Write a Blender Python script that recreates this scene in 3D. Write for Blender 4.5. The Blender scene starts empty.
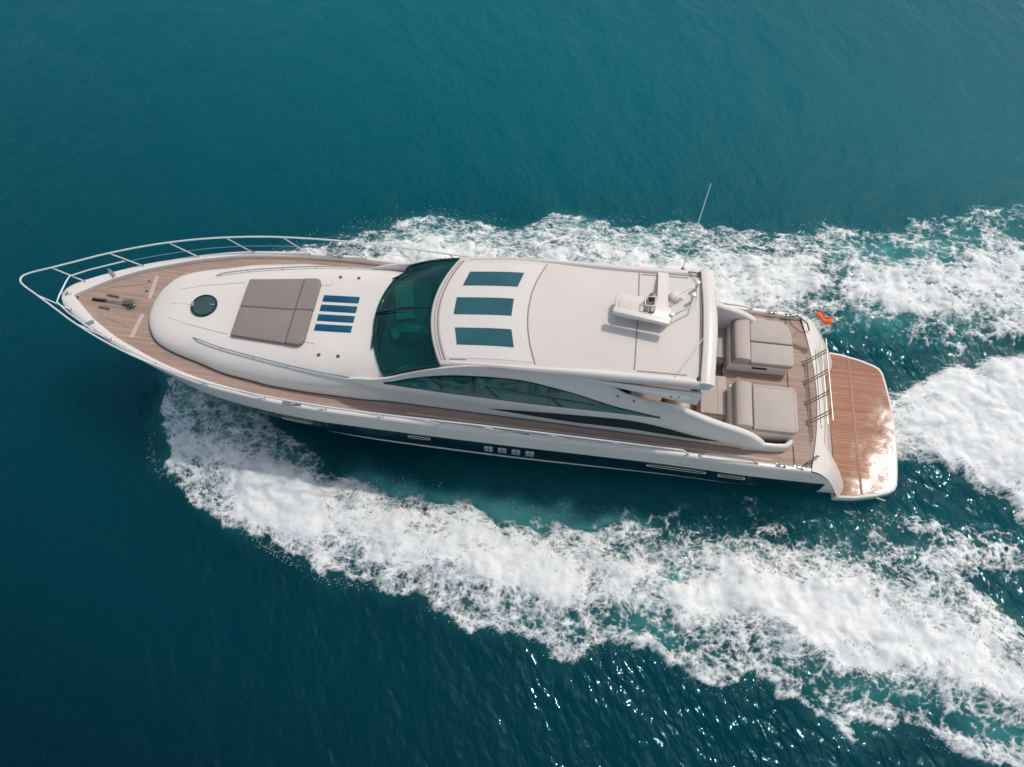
import bpy, bmesh, math, random
import numpy as np
from mathutils import Vector, Matrix
R = math.radians
random.seed(7)
sc = bpy.context.scene
col = sc.collection

# ------------------------------------------------------------------ camera, sky, sun, exposure
cd = bpy.data.cameras.new('drone_camera')
cam = bpy.data.objects.new('drone_camera', cd); col.objects.link(cam)
cam.location = (11.698, -9.363, 17.541)
cam.matrix_world = Matrix.Translation(cam.location) @ (Matrix.Rotation(0.11519, 4, 'Z') @ Matrix.Rotation(0.50680, 4, 'X') @ Matrix.Rotation(0.0060, 4, 'Z'))
cd.sensor_width = 36.0; cd.sensor_fit = 'HORIZONTAL'
cd.lens = 36.0 * 780 / 1024
cd.clip_start = 0.1; cd.clip_end = 3000
sc.camera = cam

SUN = Vector((0.367, 0.399, 0.840)).normalized()
w = bpy.data.worlds.new('World'); sc.world = w; w.use_nodes = True
nt = w.node_tree; bg = nt.nodes['Background']
sky = nt.nodes.new('ShaderNodeTexSky'); sky.sky_type = 'NISHITA'; sky.sun_disc = False
sky.sun_elevation = math.asin(SUN.z); sky.sun_rotation = math.atan2(SUN.x, SUN.y)
sky.air_density = 1.0; sky.dust_density = 1.6; sky.ozone_density = 1.0
warm_grade = nt.nodes.new('ShaderNodeMix'); warm_grade.data_type = 'RGBA'; warm_grade.blend_type = 'MULTIPLY'; warm_grade.inputs[0].default_value = 1.0
warm_grade.inputs[7].default_value = (1.20, 1.07, 0.88, 1)                  # warm grade added to the sky to neutralise its blue fill light
nt.links.new(sky.outputs['Color'], warm_grade.inputs[6]); nt.links.new(warm_grade.outputs[2], bg.inputs['Color']); bg.inputs['Strength'].default_value = 0.150
sl = bpy.data.lights.new('sun', 'SUN'); sl.energy = 1.8; sl.angle = R(2.8); sl.color = (1.0, 0.945, 0.88)
so = bpy.data.objects.new('sun', sl); col.objects.link(so); so.location = (30, 30, 60)
so.rotation_euler = (-SUN).to_track_quat('-Z', 'Y').to_euler()
sc.view_settings.view_transform = 'Standard'; sc.view_settings.look = 'None'
sc.view_settings.exposure = 0.0; sc.view_settings.gamma = 1.0; sc.view_settings.use_curve_mapping = False

# ------------------------------------------------------------------ numpy noise
def _hash(ix, iy, seed):
    h = (ix.astype(np.int64) * 374761393 + iy.astype(np.int64) * 668265263 + seed * 1442695041) & 0x7fffffff
    h = ((h ^ (h >> 13)) * 1274126177) & 0x7fffffff
    return ((h ^ (h >> 16)) & 0xffff) / 65535.0
def vnoise(x, y, seed=0):
    ix = np.floor(x); iy = np.floor(y); fx = x - ix; fy = y - iy
    fx = fx * fx * fx * (fx * (fx * 6 - 15) + 10); fy = fy * fy * fy * (fy * (fy * 6 - 15) + 10)
    a = _hash(ix, iy, seed); b = _hash(ix + 1, iy, seed); c = _hash(ix, iy + 1, seed); d = _hash(ix + 1, iy + 1, seed)
    return (a + (b - a) * fx) + ((c + (d - c) * fx) - (a + (b - a) * fx)) * fy
def fbm(x, y, seed=0, o=4, g=0.5):
    s = 0; a = 1.0; t = 0
    for k in range(o):
        s = s + a * (vnoise(x * 2 ** k + 17.3 * k, y * 2 ** k - 9.1 * k, seed + k) * 2 - 1); t += a; a *= g
    return s / t
def worley(x, y, seed=0):
    """distance to nearest and second nearest jittered point"""
    ix = np.floor(x); iy = np.floor(y)
    f1 = np.full(x.shape, 9.0); f2 = np.full(x.shape, 9.0)
    for dx in (-1, 0, 1):
        for dy in (-1, 0, 1):
            jx = ix + dx; jy = iy + dy
            px = jx + _hash(jx, jy, seed); py = jy + _hash(jx, jy, seed + 77)
            d = np.hypot(px - x, py - y)
            f2 = np.minimum(f2, np.maximum(f1, d)); f1 = np.minimum(f1, d)
    return f1, f2
def sstep(a, b, x):
    t = np.clip((x - a) / (b - a), 0, 1); return t * t * (3 - 2 * t)
def sdf(poly, x, y):
    """signed distance, positive inside"""
    P = np.array(poly); Q = np.roll(P, -1, 0)
    d = np.full(x.shape, 1e9); ins = np.zeros(x.shape, bool)
    for (ax, ay), (bx, by) in zip(P, Q):
        ex, ey = bx - ax, by - ay
        t = np.clip(((x - ax) * ex + (y - ay) * ey) / (ex * ex + ey * ey + 1e-12), 0, 1)
        d = np.minimum(d, np.hypot(x - ax - t * ex, y - ay - t * ey))
        c = ((ay > y) != (by > y)) & (x < (bx - ax) * (y - ay) / (by - ay + 1e-12) + ax)
        ins ^= c
    return np.where(ins, d, -d)

# ------------------------------------------------------------------ node helpers and materials
def nodes(name):
    m = bpy.data.materials.new(name); m.use_nodes = True
    n = m.node_tree; return m, n, n.nodes['Principled BSDF'], n.nodes['Material Output']
def N(n, t, **kw):
    k = n.nodes.new(t)
    for a, b in kw.items():
        if a in k.inputs.keys(): k.inputs[a].default_value = b
        else: setattr(k, a, b)
    return k
def ramp(n, stops, fac=None):
    r = n.nodes.new('ShaderNodeValToRGB'); e = r.color_ramp.elements
    while len(e) < len(stops): e.new(0.5)
    for k, (p, c) in zip(e, stops): k.position = p; k.color = (c[0], c[1], c[2], 1) if hasattr(c, '__len__') else (c, c, c, 1)
    if fac is not None: n.links.new(fac, r.inputs['Fac'])
    return r
def mth(n, op, a, b=None, clamp=False):
    k = n.nodes.new('ShaderNodeMath'); k.operation = op; k.use_clamp = clamp
    for i, v in enumerate((a, b)):
        if v is None: continue
        if hasattr(v, 'is_output'): n.links.new(v, k.inputs[i])
        else: k.inputs[i].default_value = v
    return k.outputs[0]
def mixc(n, fac, a, b):
    k = n.nodes.new('ShaderNodeMix'); k.data_type = 'RGBA'
    for s, v in ((0, fac), (6, a), (7, b)):
        if hasattr(v, 'is_output'): n.links.new(v, k.inputs[s])
        else: k.inputs[s].default_value = (*v, 1) if hasattr(v, '__len__') else v
    return k.outputs[2]
def paint(name, c, rough=0.35, var=0.06, scale=3.0, bump=0.0, metal=0.0, spec=0.5, coat=0.0, bscale=60):
    m, n, p, o = nodes(name)
    tc = N(n, 'ShaderNodeTexCoord')
    t = N(n, 'ShaderNodeTexNoise', Scale=scale, Detail=6.0, Roughness=0.6); n.links.new(tc.outputs['Object'], t.inputs['Vector'])
    r = ramp(n, [(0.3, [v * (1 - var) for v in c]), (0.7, [min(1, v * (1 + var * 0.6)) for v in c])], t.outputs['Fac'])
    n.links.new(r.outputs['Color'], p.inputs['Base Color'])
    rr = ramp(n, [(0.25, max(0.02, rough * 0.93)), (0.75, min(1, rough * 1.1))], t.outputs['Fac']); n.links.new(rr.outputs['Color'], p.inputs['Roughness'])
    p.inputs['Metallic'].default_value = metal; p.inputs['Specular IOR Level'].default_value = spec
    p.inputs['Coat Weight'].default_value = coat; p.inputs['Coat Roughness'].default_value = 0.08
    if bump:
        t2 = N(n, 'ShaderNodeTexNoise', Scale=bscale, Detail=3.0); n.links.new(tc.outputs['Object'], t2.inputs['Vector'])
        b = N(n, 'ShaderNodeBump', Strength=bump, Distance=0.01); n.links.new(t2.outputs['Fac'], b.inputs['Height']); n.links.new(b.outputs['Normal'], p.inputs['Normal'])
    return m
def teak(name, light, dark, seam, wet=False, pitch=0.055):
    m, n, p, o = nodes(name)
    tc = N(n, 'ShaderNodeTexCoord'); sx = N(n, 'ShaderNodeSeparateXYZ'); n.links.new(tc.outputs['Object'], sx.inputs[0])
    v = mth(n, 'DIVIDE', sx.outputs['Y'], pitch)
    fl = mth(n, 'FLOOR', v); fr = mth(n, 'SUBTRACT', v, fl)
    wn = N(n, 'ShaderNodeTexWhiteNoise', noise_dimensions='1D'); n.links.new(fl, wn.inputs['W'])
    mp = N(n, 'ShaderNodeMapping'); mp.inputs['Scale'].default_value = (1.2, 14, 3); n.links.new(tc.outputs['Object'], mp.inputs['Vector'])
    g = N(n, 'ShaderNodeTexNoise', Scale=2.0, Detail=6.0, Roughness=0.65); n.links.new(mp.outputs[0], g.inputs['Vector'])
    big = N(n, 'ShaderNodeTexNoise', Scale=1.3, Detail=4.0); n.links.new(tc.outputs['Object'], big.inputs['Vector'])
    f = mth(n, 'ADD', mth(n, 'MULTIPLY', g.outputs['Fac'], 0.55), mth(n, 'MULTIPLY', wn.outputs['Value'], 0.25))
    f = mth(n, 'ADD', f, mth(n, 'MULTIPLY', big.outputs['Fac'], 0.35))
    r = ramp(n, [(0.3, dark), (0.8, light)], f)
    s = mth(n, 'LESS_THAN', fr, 0.13)
    c = mixc(n, mth(n, 'MULTIPLY', s, 0.75), r.outputs['Color'], seam)
    if wet:
        wp = N(n, 'ShaderNodeTexNoise', Scale=2.2, Detail=8.0, Roughness=0.7, Distortion=0.6); n.links.new(tc.outputs['Object'], wp.inputs['Vector'])
        wet_ = mth(n, 'ADD', mth(n, 'MULTIPLY', wp.outputs['Fac'], 1.1), mth(n, 'ADD', mth(n, 'MULTIPLY', mth(n, 'SUBTRACT', sx.outputs['X'], 10.4), 0.34), mth(n, 'MULTIPLY', sx.outputs['Y'], -0.16)))
        wr = ramp(n, [(0.48, 0.0), (0.92, 1.0)], wet_)
        c = mixc(n, wr.outputs['Color'], c, [x * 1.05 for x in dark])
        rr = ramp(n, [(0.0, 0.58), (0.5, 0.36), (1.0, 0.12)], wr.outputs['Color']); n.links.new(rr.outputs['Color'], p.inputs['Roughness'])
        fw = N(n, 'ShaderNodeTexNoise', Scale=9.0, Detail=4.0); n.links.new(mp.outputs[0], fw.inputs['Vector'])
        b = N(n, 'ShaderNodeBump', Strength=0.05, Distance=0.010)
        n.links.new(mth(n, 'SUBTRACT', mth(n, 'ADD', fw.outputs['Fac'], wp.outputs['Fac']), mth(n, 'MULTIPLY', s, 0.4)), b.inputs['Height']); n.links.new(b.outputs['Normal'], p.inputs['Normal'])
        p.inputs['Specular IOR Level'].default_value = 0.4
    else:
        p.inputs['Roughness'].default_value = 0.65
    n.links.new(c, p.inputs['Base Color'])
    return m
def tinted(name, c, trans, alpha=0.3, rough=0.04):
    m, n, p, o = nodes(name)
    tc = N(n, 'ShaderNodeTexCoord'); t = N(n, 'ShaderNodeTexNoise', Scale=1.5, Detail=3.0); n.links.new(tc.outputs['Object'], t.inputs['Vector'])
    r = ramp(n, [(0.3, [v * 0.85 for v in c]), (0.7, [v * 1.15 for v in c])], t.outputs['Fac']); n.links.new(r.outputs['Color'], p.inputs['Base Color'])
    p.inputs['Roughness'].default_value = rough; p.inputs['IOR'].default_value = 1.5
    if alpha > 0:
        tr = N(n, 'ShaderNodeBsdfTransparent'); tr.inputs[0].default_value = (*trans, 1)
        mx = N(n, 'ShaderNodeMixShader'); mx.inputs[0].default_value = alpha
        n.links.new(p.outputs[0], mx.inputs[1]); n.links.new(tr.outputs[0], mx.inputs[2]); n.links.new(mx.outputs[0], o.inputs['Surface'])
    return m

M = {}
M['gel'] = paint('white_gelcoat', (0.77, 0.722, 0.672), 0.28, 0.035, 0.9, coat=0.3)
M['gel2'] = paint('non_slip_gelcoat', (0.69, 0.645, 0.60), 0.55, 0.04, 1.1, bump=0.08, bscale=140)
M['navy'] = paint('navy_hull_paint', (0.004, 0.014, 0.026), 0.14, 0.15, 1.0, coat=0.5)
M['boot'] = paint('boot_stripe_paint', (0.72, 0.74, 0.74), 0.3)
M['bottom'] = paint('antifouling', (0.006, 0.03, 0.04), 0.5, 0.2)
M['teak'] = teak('deck_teak', (0.47, 0.335, 0.27), (0.29, 0.195, 0.15), (0.14, 0.10, 0.085))
M['teak_l'] = paint('teak_margin', (0.56, 0.44, 0.38), 0.6, 0.08, 8)
M['teak_m'] = paint('teak_mid', (0.33, 0.165, 0.10), 0.5, 0.12, 8)
M['teak_wet'] = teak('wet_teak', (0.45, 0.205, 0.118), (0.25, 0.10, 0.052), (0.11, 0.05, 0.03), wet=True, pitch=0.075)
M['wood'] = paint('varnished_wood', (0.11, 0.05, 0.022), 0.35, 0.2, 6)
M['steel'] = paint('polished_steel', (0.62, 0.64, 0.65), 0.2, 0.05, metal=0.85)
M['rail'] = paint('satin_rail', (0.74, 0.77, 0.77), 0.3, 0.04, metal=0.15)
M['dsteel'] = paint('dull_metal', (0.16, 0.155, 0.15), 0.45, 0.1, metal=0.4)
M['rsteel'] = paint('rail_steel', (0.36, 0.33, 0.31), 0.35, 0.1, metal=0.5)
M['black'] = paint('black_rubber', (0.012, 0.016, 0.018), 0.5, 0.1)
M['seam'] = paint('seam_sealant', (0.33, 0.27, 0.25), 0.6, 0.1)
M['seam_l'] = paint('pale_seam', (0.50, 0.46, 0.43), 0.6, 0.1)
M['seam_d'] = paint('dark_seam', (0.13, 0.11, 0.105), 0.6, 0.1)
M['taupe'] = paint('taupe_canvas', (0.275, 0.235, 0.215), 0.85, 0.05, 4, bump=0.5, bscale=8, spec=0.2)
M['cush'] = paint('beige_vinyl', (0.50, 0.435, 0.40), 0.6, 0.08, 3, bump=0.5, bscale=7, spec=0.3)
M['pipe'] = paint('dark_piping', (0.17, 0.145, 0.135), 0.7)
M['screen'] = tinted('tinted_windscreen', (0.001, 0.062, 0.064), (0.12, 0.60, 0.60), 0.48)
M['sidewin'] = tinted('tinted_side_glass', (0.010, 0.135, 0.135), (0.10, 0.5, 0.5), 0.15)
M['skyl'] = tinted('skylight_glass', (0.030, 0.130, 0.155), (0.1, 0.4, 0.4), 0.12, 0.05)
M['blue'] = tinted('blue_skylight', (0.001, 0.085, 0.155), (0.1, 0.3, 0.4), 0.0, 0.08)
M['hatchg'] = tinted('hatch_glass', (0.055, 0.10, 0.10), (0.1, 0.4, 0.4), 0.1, 0.06)
M['dgreen'] = tinted('dark_green_glass', (0.002, 0.038, 0.038), (0, 0, 0), 0.0, 0.06)
M['dash'] = paint('dashboard_vinyl', (0.17, 0.18, 0.17), 0.6, 0.1)
M['seatc'] = paint('helm_leather', (0.62, 0.58, 0.50), 0.5, 0.06)
M['floor'] = paint('cabin_carpet', (0.06, 0.055, 0.05), 0.9, 0.1)
M['port'] = paint('porthole_glass', (0.42, 0.46, 0.48), 0.15, 0.15, 9)
M['red'] = paint('red_bunting', (0.72, 0.055, 0.03), 0.7, 0.1, 5)
M['yellow'] = paint('yellow_bunting', (0.85, 0.24, 0.035), 0.7, 0.1, 5)

# ------------------------------------------------------------------ mesh builder
BASE = {}
def tag(o, label=None, cat=None, group=None, kind=None):
    if label: o['label'] = label
    if cat: o['category'] = cat
    if group: o['group'] = group
    if kind: o['kind'] = kind
    return o
def empty(name, loc):
    o = bpy.data.objects.new(name, None); col.objects.link(o); o.location = loc; o.empty_display_size = 0.3
    BASE[o] = Vector(loc); return o
class MB:
    def __init__(s): s.v = []; s.f = []
    def grid(s, P, closed=False):
        """P: rows x cols list of points"""
        b = len(s.v); r = len(P); c = len(P[0])
        for row in P: s.v += [tuple(p) for p in row]
        for i in range(r - 1):
            for j in range(c if closed else c - 1):
                k = (j + 1) % c
                s.f.append((b + i * c + j, b + i * c + k, b + (i + 1) * c + k, b + (i + 1) * c + j))
        return s
    def poly(s, pts):
        b = len(s.v); s.v += [tuple(p) for p in pts]; s.f.append(tuple(range(b, b + len(pts)))); return s
    def prism(s, poly, z0, z1):
        """poly of (x,y); z0,z1 numbers or functions of x,y"""
        f0 = z0 if callable(z0) else (lambda x, y: z0); f1 = z1 if callable(z1) else (lambda x, y: z1)
        b = len(s.v); n = len(poly)
        s.v += [(x, y, f0(x, y)) for x, y in poly] + [(x, y, f1(x, y)) for x, y in poly]
        s.f.append(tuple(range(b + n - 1, b - 1, -1))); s.f.append(tuple(range(b + n, b + 2 * n)))
        for i in range(n):
            j = (i + 1) % n; s.f.append((b + i, b + j, b + n + j, b + n + i))
        return s
    def box(s, c, d, rz=0, ry=0, rx=0):
        m = Matrix.Translation(c) @ Matrix.Rotation(rz, 4, 'Z') @ Matrix.Rotation(ry, 4, 'Y') @ Matrix.Rotation(rx, 4, 'X')
        b = len(s.v)
        for z in (-.5, .5):
            for x, y in ((-.5, -.5), (.5, -.5), (.5, .5), (-.5, .5)):
                s.v.append(tuple(m @ Vector((x * d[0], y * d[1], z * d[2]))))
        for f in ((3, 2, 1, 0), (4, 5, 6, 7), (0, 1, 5, 4), (1, 2, 6, 5), (2, 3, 7, 6), (3, 0, 4, 7)): s.f.append(tuple(b + i for i in f))
        return s
    def tube(s, path, r, n=8, closed=False):
        P = [Vector(p) for p in path]; rows = []
        for i, p in enumerate(P):
            a = P[i - 1] if (i > 0 or closed) else p; c = P[(i + 1) % len(P)] if (i < len(P) - 1 or closed) else p
            t = (c - a).normalized(); u = t.cross(Vector((0, 0, 1)))
            if u.length < 1e-3: u = t.cross(Vector((0, 1, 0)))
            u.normalize(); v = t.cross(u); rr = r[i] if hasattr(r, '__len__') else r
            rows.append([p + u * (math.cos(2 * math.pi * k / n) * rr) + v * (math.sin(2 * math.pi * k / n) * rr) for k in range(n)])
        b = len(s.v)
        if closed: rows.append(rows[0])
        s.grid(rows, True)
        if not closed:
            s.f.append(tuple(range(b, b + n))); e = b + (len(rows) - 1) * n; s.f.append(tuple(range(e + n - 1, e - 1, -1)))
        return s
    def lathe(s, c, prof, n=24):
        s.grid([[(c[0] + r * math.cos(2 * math.pi * k / n), c[1] + r * math.sin(2 * math.pi * k / n), c[2] + z) for k in range(n)] for r, z in prof], True)
        return s
    def build(s, name, mat, parent=None, bevel=0.0, seg=2, angle=35, label=None, subdiv=0, solid=0.0, pieces=False):
        if pieces:
            par = list(range(len(s.v)))
            def fd(a):
                while par[a] != a: par[a] = par[par[a]]; a = par[a]
                return a
            for f in s.f:
                for i in f[1:]: par[fd(i)] = fd(f[0])
            grp = {}
            for f in s.f: grp.setdefault(fd(f[0]), []).append(f)
            out = []
            for fs in grp.values():
                ids = sorted({i for f in fs for i in f}); mp = {a: b for b, a in enumerate(ids)}
                q = MB(); q.v = [s.v[i] for i in ids]; q.f = [tuple(mp[i] for i in f) for f in fs]
                out.append(q.build(name, mat, parent, bevel, seg, angle, label, subdiv, solid))
            return out[0]
        me = bpy.data.meshes.new(name)
        top = parent
        while top is not None and top.parent is not None: top = top.parent
        off = BASE.get(top, Vector((0, 0, 0)))
        bm = bmesh.new()
        vs = [bm.verts.new((v[0] - off.x, v[1] - off.y, v[2] - off.z)) for v in s.v]
        for f in s.f:
            try: bm.faces.new([vs[i] for i in f])
            except ValueError: pass
        bmesh.ops.remove_doubles(bm, verts=bm.verts, dist=1e-4)
        bmesh.ops.dissolve_degenerate(bm, dist=1e-5, edges=bm.edges)
        bmesh.ops.recalc_face_normals(bm, faces=bm.faces)
        if bevel:
            ed = [e for e in bm.edges if len(e.link_faces) == 2 and e.calc_face_angle(0) > R(30)]
            bmesh.ops.bevel(bm, geom=ed, offset=bevel, segments=seg, profile=0.5, affect='EDGES', clamp_overlap=True)
        bm.to_mesh(me); bm.free()
        for p in me.polygons: p.use_smooth = True
        me.set_sharp_from_angle(angle=R(angle))
        me.materials.append(mat)
        o = bpy.data.objects.new(name, me); col.objects.link(o)
        if parent is not None: o.parent = parent
        if label: o['label'] = label
        if solid:
            k = o.modifiers.new('solid', 'SOLIDIFY'); k.thickness = solid; k.offset = 0
        if subdiv:
            k = o.modifiers.new('sub', 'SUBSURF'); k.levels = k.render_levels = subdiv
        return o
def ip(x, xs, ys): return float(np.interp(x, xs, ys))
def ips(x, xs, ys):
    """smooth (monotone-ish cubic) interpolation"""
    xs = np.asarray(xs, float); ys = np.asarray(ys, float)
    if x <= xs[0]: return float(ys[0])
    if x >= xs[-1]: return float(ys[-1])
    i = int(np.searchsorted(xs, x) - 1); i = max(0, min(i, len(xs) - 2))
    d = (ys[1:] - ys[:-1]) / (xs[1:] - xs[:-1])
    def m(k):
        if k == 0: return d[0]
        if k == len(xs) - 1: return d[-1]
        return 0.0 if d[k - 1] * d[k] <= 0 else 2 * d[k - 1] * d[k] / (d[k - 1] + d[k])
    h = xs[i + 1] - xs[i]; t = (x - xs[i]) / h
    return float((2 * t**3 - 3 * t**2 + 1) * ys[i] + (t**3 - 2 * t**2 + t) * h * m(i) + (-2 * t**3 + 3 * t**2) * ys[i + 1] + (t**3 - t**2) * h * m(i + 1))
def lin(a, b, n): return [a + (b - a) * i / (n - 1) for i in range(n)]

# ------------------------------------------------------------------ water and foam fields
PORT = [(1.63,-0.5),(1.77,-1.31),(1.94,-1.85),(2.1,-2.6),(2.38,-3.18),(3.23,-3.43),(3.83,-3.92),(4.56,-4.24),(5.18,-4.51),(5.91,-4.87),(6.5,-5.07),(6.97,-5.29),(7.84,-5.3),(8.74,-5.27),(9.67,-5.69),(10.74,-5.91),(11.65,-6.03),(12.23,-6.23),(12.75,-6.25),(13.48,-5.89),(13.81,-6.06),(14.23,-5.86),(14.63,-6.29),(15.37,-6.46),(15.77,-6.61),(16.81,-6.3),(17.68,-6.69),(18.45,-7.0),(19.64,-6.95),(20.19,-7.07),(21.67,-7.28),(22.52,-7.5),(24.5,-8.1),(27,-8.8),(27,-5.4),(23.14,-4.61),(22.45,-4.22),(21.79,-3.84),(21.29,-3.45),(21.23,-2.98),(20.62,-2.69),(19.62,-2.7),(18.28,-2.98),(17.28,-3.03),(16.3,-2.91),(15.35,-3.07),(14.87,-2.91),(14.19,-2.92),(13.58,-2.8),(13.16,-2.92),(12.64,-3.11),(12.26,-2.81),(11.94,-3.15),(11.1,-3.03),(9.91,-3.02),(9.19,-2.83),(8.25,-2.74),(7.75,-2.67),(6.87,-2.55),(6.59,-2.29),(5.54,-1.69),(4.4,-1.0),(2.81,-0.4)]
STAR = [(2.6,0.4),(2.0,2.2),(2.6,3.2),(3.8,3.85),(4.5,4.3),(5.25,4.56),(5.91,4.87),(6.73,5.16),(7.55,5.49),(8.72,5.55),(9.6,5.51),(10.46,5.62),(11.3,5.95),(12.15,6.24),(13.04,5.94),(13.91,5.93),(14.76,6.38),(15.34,6.22),(16.03,6.04),(17.12,6.33),(18.37,6.33),(18.99,6.63),(19.54,6.48),(20.35,6.36),(21.07,6.78),(22.3,7.27),(23.47,7.84),(24.81,8.12),(27.5,8.7),(27.5,3.3),(25.05,3.2),(23.88,3.28),(22.49,2.82),(21.72,2.63),(20.91,2.72),(19.83,2.78),(18.77,2.65),(17.96,2.17),(15.36,1.24),(10.07,1.6),(5,1.2)]
PROP = [(19.5,0.88),(20.16,1.55),(21.13,1.75),(21.3,2.2),(21.71,2.57),(22.64,2.78),(23.86,3.1),(27.5,3.6),(27.5,-3.2),(23.81,-2.47),(22.86,-2.11),(22.34,-1.93),(22.28,-1.51),(21.41,-1.29),(20.88,-0.89),(20.19,-0.76),(19.5,-0.5)]

def swell(x, y):
    """open-water ripples, metres"""
    a = R(28); u = x * math.cos(a) + y * math.sin(a); v = -x * math.sin(a) + y * math.cos(a)
    z = 0.034 * fbm(u * 0.9, v * 0.33, 11, 3) + 0.018 * fbm(u * 2.3 + 5, v * 0.9, 23, 2)
    z = z + 0.03 * fbm(x * 0.22, y * 0.2, 31, 2)
    return z
def wake_height(sp, ss, sq):
    return 0.22 * sstep(-0.3, 1.3, sp) + 0.20 * sstep(-0.4, 1.3, ss) + 0.16 * sstep(-0.2, 1.2, sq)

def fields(x, y):
    wx = x + 0.35 * fbm(x * 0.8, y * 0.8, 41, 3); wy = y + 0.35 * fbm(x * 0.8 + 9, y * 0.8, 47, 3)
    sp = sdf(PORT, wx, wy); ss = sdf(STAR, wx, wy); sq = sdf(PROP, wx, wy)
    return sp, ss, sq

def scallop(x, y, k, seed):
    """billowing rim of a wake: rounded lobes"""
    f1, f2 = worley(x * k, y * k, seed); return f1

def foam_density(x, y):
    """three density fields 0..1"""
    sp, ss, sq = fields(x, y)
    lob = scallop(x, y, 1.15, 5); lob2 = scallop(x, y, 2.6, 9)
    n1 = fbm(x * 0.55, y * 0.75, 61, 4); n2 = fbm(x * 1.7, y * 2.1, 71, 4); n3 = fbm(x * 4.5, y * 4.5, 81, 3)
    rough = 0.30 * (0.55 - lob) + 0.16 * (0.5 - lob2) + 0.10 * n3
    # looping threads where the wash folds back on itself
    tx_ = x + 0.30 * fbm(x * 1.3, y * 1.3, 151, 2); ty_ = y + 0.30 * fbm(x * 1.3 + 7, y * 1.3, 157, 2)
    g1, g2 = worley(tx_ * 1.55, ty_ * 0.95, 17); thread = 1 - sstep(0.02, 0.17, g2 - g1)
    h1, h2 = worley(tx_ * 2.6 + 3, ty_ * 2.2, 19); thread2 = 1 - sstep(0.02, 0.20, h2 - h1)
    # port wake
    e = sp + rough
    dp = sstep(0.0, 0.42, e) * (0.82 + 0.42 * n1 + 0.38 * n2) + 0.32 * sstep(0.9, 1.7, e)
    dp = dp + 0.28 * sstep(0.35, 0.9, sp) * sstep(3.5, 5.0, x) * (1 - sstep(10.5, 13.5, x))
    outer = (y < -3.4 - 0.12 * (x - 3))                               # lace along the outer rim
    lace = sstep(0.15, 0.5, sp) * (1 - sstep(0.75, 1.35, sp)) * outer
    far = sstep(8, 11, x)
    dp = dp - lace * far * (0.12 + 0.85 * n1 + 0.55 * n2)
    dp = dp - 0.34 * lace * far * (1 - np.maximum(thread, thread2))
    rim = np.exp(-((e - 0.12) / 0.10) ** 2) * outer                    # bright curling rim
    dp = dp + rim * 0.55
    # veil of spray between hull and the landing line of the bow wave
    land = -2.42 - 0.10 * (x - 3) + 0.25 * n1
    veil = sstep(land - 0.1, land + 0.35, y) * (1 - sstep(6.9, 8.0, x))
    st = fbm(x * 3.2 + y * 2.0, y * 0.5 - x * 0.25, 91, 3)
    dp = dp * (1 - veil) + veil * sstep(0.0, 0.2, sp) * (0.50 + 0.30 * st + 0.30 * n1) 
    inner_loops = sstep(-3.9, -3.35, y + 0.08 * (x - 16)) * sstep(12.0, 14.0, x)
    dp = dp - inner_loops * (0.16 + 0.45 * n2)
    inner_soft = (y > -3.9) * (1 - sstep(0.1, 0.9, sp)) * sstep(7.5, 8.5, x)
    dp = dp - 0.28 * inner_soft * (1 - sstep(12, 14, x))
    # starboard wake
    e = ss + rough
    ds = sstep(0.0, 0.40, e) * (0.72 + 0.5 * n1 + 0.42 * n2) + 0.28 * sstep(0.8, 1.6, e)
    upper = y > 4.3
    lace = sstep(0.1, 0.4, ss) * (1 - sstep(0.7, 1.3, ss)) * upper
    ds = ds - lace * (0.14 + 0.55 * n1 + 0.5 * n2)
    ds = ds + np.exp(-((e - 0.10) / 0.10) ** 2) * 0.30 * upper
    aft = sstep(17.5, 19.5, x)
    ds = ds - aft * sstep(0.0, 0.35, e) * (0.08 + 0.55 * fbm(x * 0.9, y * 1.6, 121, 3)) 
    loops = sstep(12.0, 13.5, x) * sstep(-0.45, -0.1, sp) * sstep(-4.1, -3.5, y)
    dp = np.maximum(dp, loops * (0.62 * thread + 0.30 * thread2) * (0.75 + 0.6 * n1))
    sl_ = aft * sstep(-0.3, 0.1, ss) * (1 - sstep(4.0, 5.2, y))
    ds = np.maximum(ds, sl_ * (0.62 * thread + 0.30 * thread2) * (0.85 + 0.5 * n1))
    ds = ds - 0.26 * aft * sstep(0.0, 0.35, e) * (1 - np.maximum(thread, thread2))
    low = (1 - sstep(2.6, 3.7, y)) * aft
    ds = ds - 0.04 * low
    # propeller wash
    e = sq + 0.5 * rough
    dq = sstep(0.0, 0.5, e) * (1.0 + 0.25 * n1 + 0.2 * n2) + 0.25 * sstep(0.5, 1.2, e)
    dq = dq * sstep(19.4, 19.9, x + 0.3 * n2)
    # thin froth on the disturbed water between wakes, aft of the hull
    fr = sstep(14.5, 16.5, x) * sstep(-3.7, -3.2, y) * (1 - sstep(-2.4, -1.8, y)) * 0.42 * sstep(-0.25, 0.5, n2 + n1 + 0.3 * n3)
    fr = fr + sstep(14.0, 16.0, x) * sstep(-3.7, -3.3, y) * (1 - sstep(-2.3, -1.9, y)) * (0.42 * thread2 * sstep(-0.3, 0.3, n1) + 0.12)
    dp = np.maximum(dp, fr)
    return [np.clip(d, 0, 1.35) for d in (dp, ds, dq)], (sp, ss, sq)

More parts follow.
